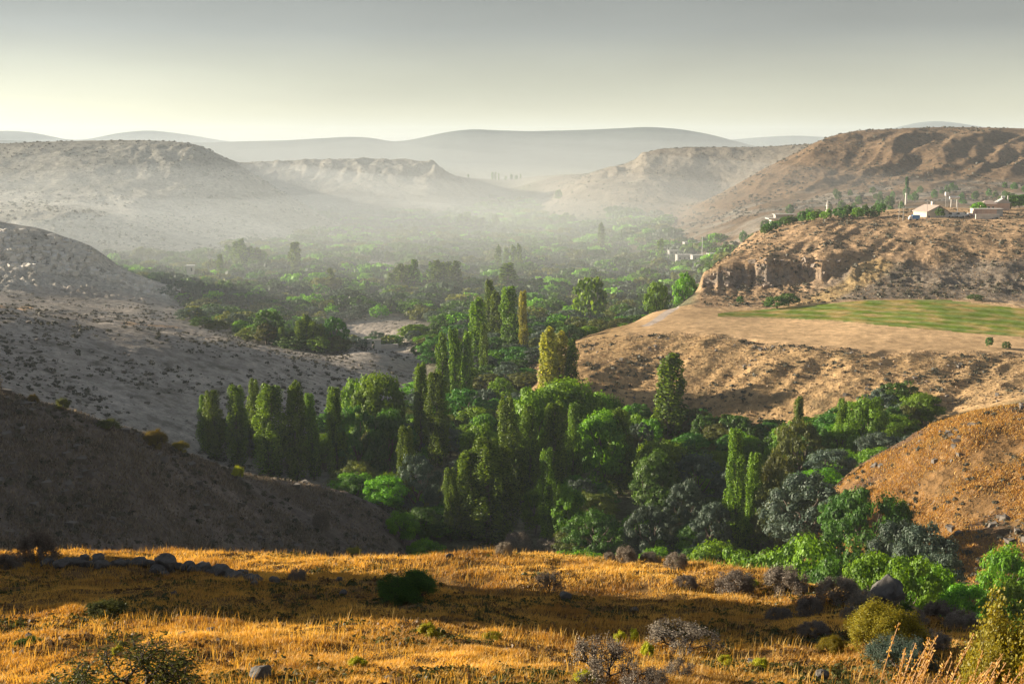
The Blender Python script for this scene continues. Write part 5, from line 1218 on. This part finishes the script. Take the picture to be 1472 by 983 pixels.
for a in [('dry', 55, 766, 48, 46, 'large dry grey bush on the rim at the far left'), ('dry', 14, 795, 34, 24, 'low dry bush at the left edge beside the large dry one'),
          ('dark', 590, 824, 76, 38, 'dark green spreading bush in the shadow band left of centre'), ('thorn', 790, 822, 36, 30, 'dense grey thorn bush on the sunlit rim near the centre'),
          ('dry', 744, 768, 42, 28, 'reddish-brown dry bush on the rim at the foot of the big poplars'), ('dry', 725, 780, 22, 18, 'small brown bush left of the reddish-brown dry bush'), ('dry', 793, 776, 46, 20, 'low olive and brown bush on the rim right of the big poplars'),
          ('dry', 850, 785, 20, 13, 'small round dry bush on the rim, left of the grey ones'), ('dry', 900, 787, 30, 24, 'upright grey bush on the rim right of centre'), ('dry', 935, 795, 30, 15, 'low grey bush between two taller grey ones on the rim'), ('dry', 972, 795, 30, 22, 'grey bush on the rim where the meadow starts to fall right'), ('dry', 876, 794, 18, 12, 'tiny dry bush on the rim left of the upright grey one'),
          ('thorn', 866, 918, 84, 62, 'dark thorn bush with a crooked little trunk at the bottom centre-right'), ('thorn', 922, 958, 74, 40, 'low dark thorn bush at the bottom beside the crooked one'), ('thorn', 977, 899, 96, 38, 'wide thorn bush with pale tips in the shadow band'), ('thorn', 976, 948, 40, 26, 'small thorn bush below the wide one'),
          ('dry', 985, 828, 30, 16, 'small dry bush on the sunlit slope right of centre'), ('dry', 1058, 822, 54, 30, 'brown dry bush on the right rim slope'), ('dry', 1130, 818, 60, 34, 'rusty brown bush on the right rim slope, below the ridge'), ('dry', 1162, 858, 40, 28, 'round rusty bush above the shadow band on the right'), ('dry', 1205, 832, 54, 32, 'grey bush left of the big boulder'), ('dry', 1120, 874, 34, 18, 'dark grey bush in the shadow on the right slope'), ('dry', 1225, 872, 30, 18, 'dark grey bush below left of the big boulder'),
          ('dry', 1170, 894, 40, 18, 'dull grey bush in the shadow left of the yellowing bush'), ('dry', 1310, 874, 44, 24, 'grey bush right below the big boulder'), ('dry', 1352, 866, 44, 26, 'rust-tipped grey bush on the right rim'), ('dry', 1385, 880, 50, 28, 'grey bush on the right rim above the corner bush'), ('dry', 1340, 908, 50, 28, 'big grey bush between the yellowing bush and the corner'), ('dry', 1240, 850, 40, 24, 'pale dry bush touching the big boulder'),
          ('rust', 1272, 874, 104, 66, 'large yellowing bush on the right of the meadow'), ('rust', 1196, 916, 40, 24, 'small yellowing bush left of the large one'), ('grey', 1296, 920, 84, 44, 'silvery grey bush in front of the large yellowing bush'),
          ('green', 150, 868, 60, 20, 'low patch of dark spiky green leaves in the left grass'), ('dark', 42, 916, 36, 14, 'small low dark shrub at the left'), ('dry', 428, 818, 26, 18, 'small brown bush on the rim right of the stone line'), ('dark', 1300, 868, 30, 30, 'narrow dark green shrub beside the big boulder'),
          ('flower', 616, 896, 24, 22, 'bright yellow flowering plant at the edge of the shadow band'), ('flower', 514, 944, 22, 16, 'yellow-green flowering plant in the lower left of centre grass'), ('flower', 843, 964, 30, 20, 'pale yellow flowering plant below the crooked thorn bush'),
          ('flower', 930, 924, 16, 24, 'yellow flowering plant right of the crooked thorn bush'), ('flower', 892, 908, 16, 18, 'yellow flowers behind the crooked thorn bush'), ('flower', 912, 904, 12, 20, 'tall yellow stem behind the crooked thorn bush'), ('flower', 1044, 942, 20, 16, 'yellow flowering plant left of the black rock'), ('flower', 1092, 946, 20, 16, 'yellow flowering plant touching the black rock'),
          ('flower', 508, 788, 20, 12, 'yellow flowering bush on the meadow rim left of centre'), ('flower', 170, 928, 14, 14, 'yellow-green sprig above the corner thorn bush'), ('flower', 1080, 834, 16, 10, 'yellow tuft between bushes on the right slope'), ('flower', 705, 910, 30, 10, 'low pale green-yellow plant at the lower edge of the shadow band'), ('flower', 1186, 826, 12, 12, 'little yellow tuft on the right rim')]:
    bush(*a)
bush('thorngreen', 190, 944, 250, 0, 'dark branching thorn bush with green tips at the bottom left corner', d=12.0, name='thorn_bush')
bush('rust', 1446, 890, 150, 0, 'large yellow-green bush filling the bottom right corner', d=12.5, name='yellowing_bush')
bush('rust', 1412, 932, 80, 0, 'smaller yellow-green bush in front of the corner bush', d=11.2, name='yellowing_bush')
# rim shrubs of the dark spur catching the light
for px, py, w_, h_, kd_, lb in [(90, 575, 20, 16, 'green', 'dark green shrub on the crest of the shaded spur, nearest the left edge'), (47, 568, 16, 12, 'rust', 'small yellow-lit shrub on the crest at the far left'), (155, 604, 30, 14, 'green', 'green-topped shrub on the crest of the shaded spur'), (222, 620, 34, 22, 'rust', 'yellow-lit shrub on the crest of the shaded spur'), (258, 636, 26, 12, 'rust', 'low yellow-lit shrub right of the taller one on the crest'), (342, 672, 14, 18, 'flower', 'bright yellow-green sprig at the foot of the poplar row'), (462, 735, 22, 26, 'dry', 'round grey bush on the lower shaded spur')]:
    bush(kd_, px, py, w_, h_, lb, name='shrub' if kd_ != 'dry' else 'dry_bush')
# tall grasses in the right corner
n_ = 220; x_, y_, h_ = [], [], []
segs = []; lc, lt = [], []
for i in range(n_):
    d = rng.uniform(8.2, 11.0); px = rng.uniform(1270, 1530) if i > 30 else rng.uniform(1380, 1500)
    x = xd(px, d); z = float(H(x, d)[0]); L = rng.uniform(0.7, 1.6); lean = rng.uniform(0.1, 0.5)
    p = np.array([x, d, z]); dr = np.array([lean * 0.35, rng.normal() * 0.08, 1.0]); dr /= np.linalg.norm(dr)
    for k in range(6):
        p2 = p + dr * L / 6; segs.append((p, p2, 0.0042, 0.0034)); p = p2; dr = dr + np.array([0.09 * lean * 2, 0, -0.02]); dr /= np.linalg.norm(dr)
        if k >= 4:
            for _ in range(16): lc.append(p - dr * L / 6 * rng.random() + rng.normal(size=3) * 0.012); lt.append(rng.random() * 0.6)
V, Fq = tubes(segs, 4); lc = np.array(lc); V2, F2 = quads_at(lc, sph(len(lc)), 0.017, 1.8)
me = mesh_np('tall_grass', np.concatenate([V, V2]), np.concatenate([Fq, F2 + len(V)]), False, {'tint': ('FLOAT', np.concatenate([np.full(len(V), 0.1), np.repeat(lt, 4)]))})
tag(link('tall_grass', me, M_GRS), 'tall golden grass stalks leaning right in the bottom right corner', 'grass', kind='stuff')

# ------------------------------------------------------------------ air
def volume_mat(name, col, dens, aniso):
    m, n, l, out = nodes_of(name)
    v = n.new('ShaderNodeVolumePrincipled'); v.inputs['Color'].default_value = (*col, 1); v.inputs['Density'].default_value = dens; v.inputs['Anisotropy'].default_value = aniso
    l.new(v.outputs[0], out.inputs['Volume']); return m
def box_mesh(name, lo, hi):
    x0, y0, z0 = lo; x1, y1, z1 = hi
    V = np.array([(x0, y0, z0), (x1, y0, z0), (x1, y1, z0), (x0, y1, z0), (x0, y0, z1), (x1, y0, z1), (x1, y1, z1), (x0, y1, z1)])
    return mesh_np(name, V, np.array([(0, 3, 2, 1), (4, 5, 6, 7), (0, 1, 5, 4), (1, 2, 6, 5), (2, 3, 7, 6), (3, 0, 4, 7)]))
zmax = float(max(HZ.max(), 5)); zmin = float(HZ.min())
hz = link('haze', box_mesh('haze', (X.min() - 50, Y.min() - 50, zmin - 1.0), (X.max() + 50, Y.max() + 50, zmax + 6)), volume_mat('haze_air', (0.78, 0.89, 1.0), HAZE, 0.1))
tag(hz, 'pale grey haze filling the valley air', 'haze', kind='stuff')

def lens(name, c, rad, dens, label):
    nu, nv = 48, 24
    u = np.arange(nu) / nu * 2 * math.pi; v = np.linspace(0.02, math.pi - 0.02, nv)
    U_, V_ = np.meshgrid(u, v, indexing='ij')
    Pp = np.stack([np.cos(U_) * np.sin(V_), np.sin(U_) * np.sin(V_), np.cos(V_)], -1)
    Pp *= (1 + 0.10 * np.sin(3 * U_ + 1) * np.sin(V_) + 0.06 * np.sin(5 * U_))[..., None]
    Vv = (Pp * np.array(rad) + np.array(c)).reshape(-1, 3)
    id_ = np.arange(nu * nv).reshape(nu, nv); nx = np.roll(id_, -1, 0)
    Fq = np.stack([id_[:, :-1], id_[:, 1:], nx[:, 1:], nx[:, :-1]], -1).reshape(-1, 4)
    capA = np.stack([id_[:, 0], nx[:, 0]], 1); n0 = len(Vv)
    Vv = np.concatenate([Vv, [(c[0], c[1], c[2] + rad[2])], [(c[0], c[1], c[2] - rad[2])]])
    me = bpy.data.meshes.new(name)
    fc = [tuple(int(q) for q in f) for f in Fq] + [(int(b_), int(a_), n0) for a_, b_ in capA] + [(int(id_[i, -1]), int(nx[i, -1]), n0 + 1) for i in range(nu)]
    me.from_pydata(Vv.tolist(), [], fc); me.update()
    import bmesh
    bm = bmesh.new(); bm.from_mesh(me); bmesh.ops.recalc_face_normals(bm, faces=bm.faces); bm.to_mesh(me); bm.free()
    tag(link(name, me, volume_mat(name + '_air', (0.90, 0.965, 1.0), dens, 0.0)), label, 'mist', kind='stuff')
for i_, (c_, r_, d_, lb_) in enumerate(MISTS):
    lens('mist', c_, r_, d_, lb_)
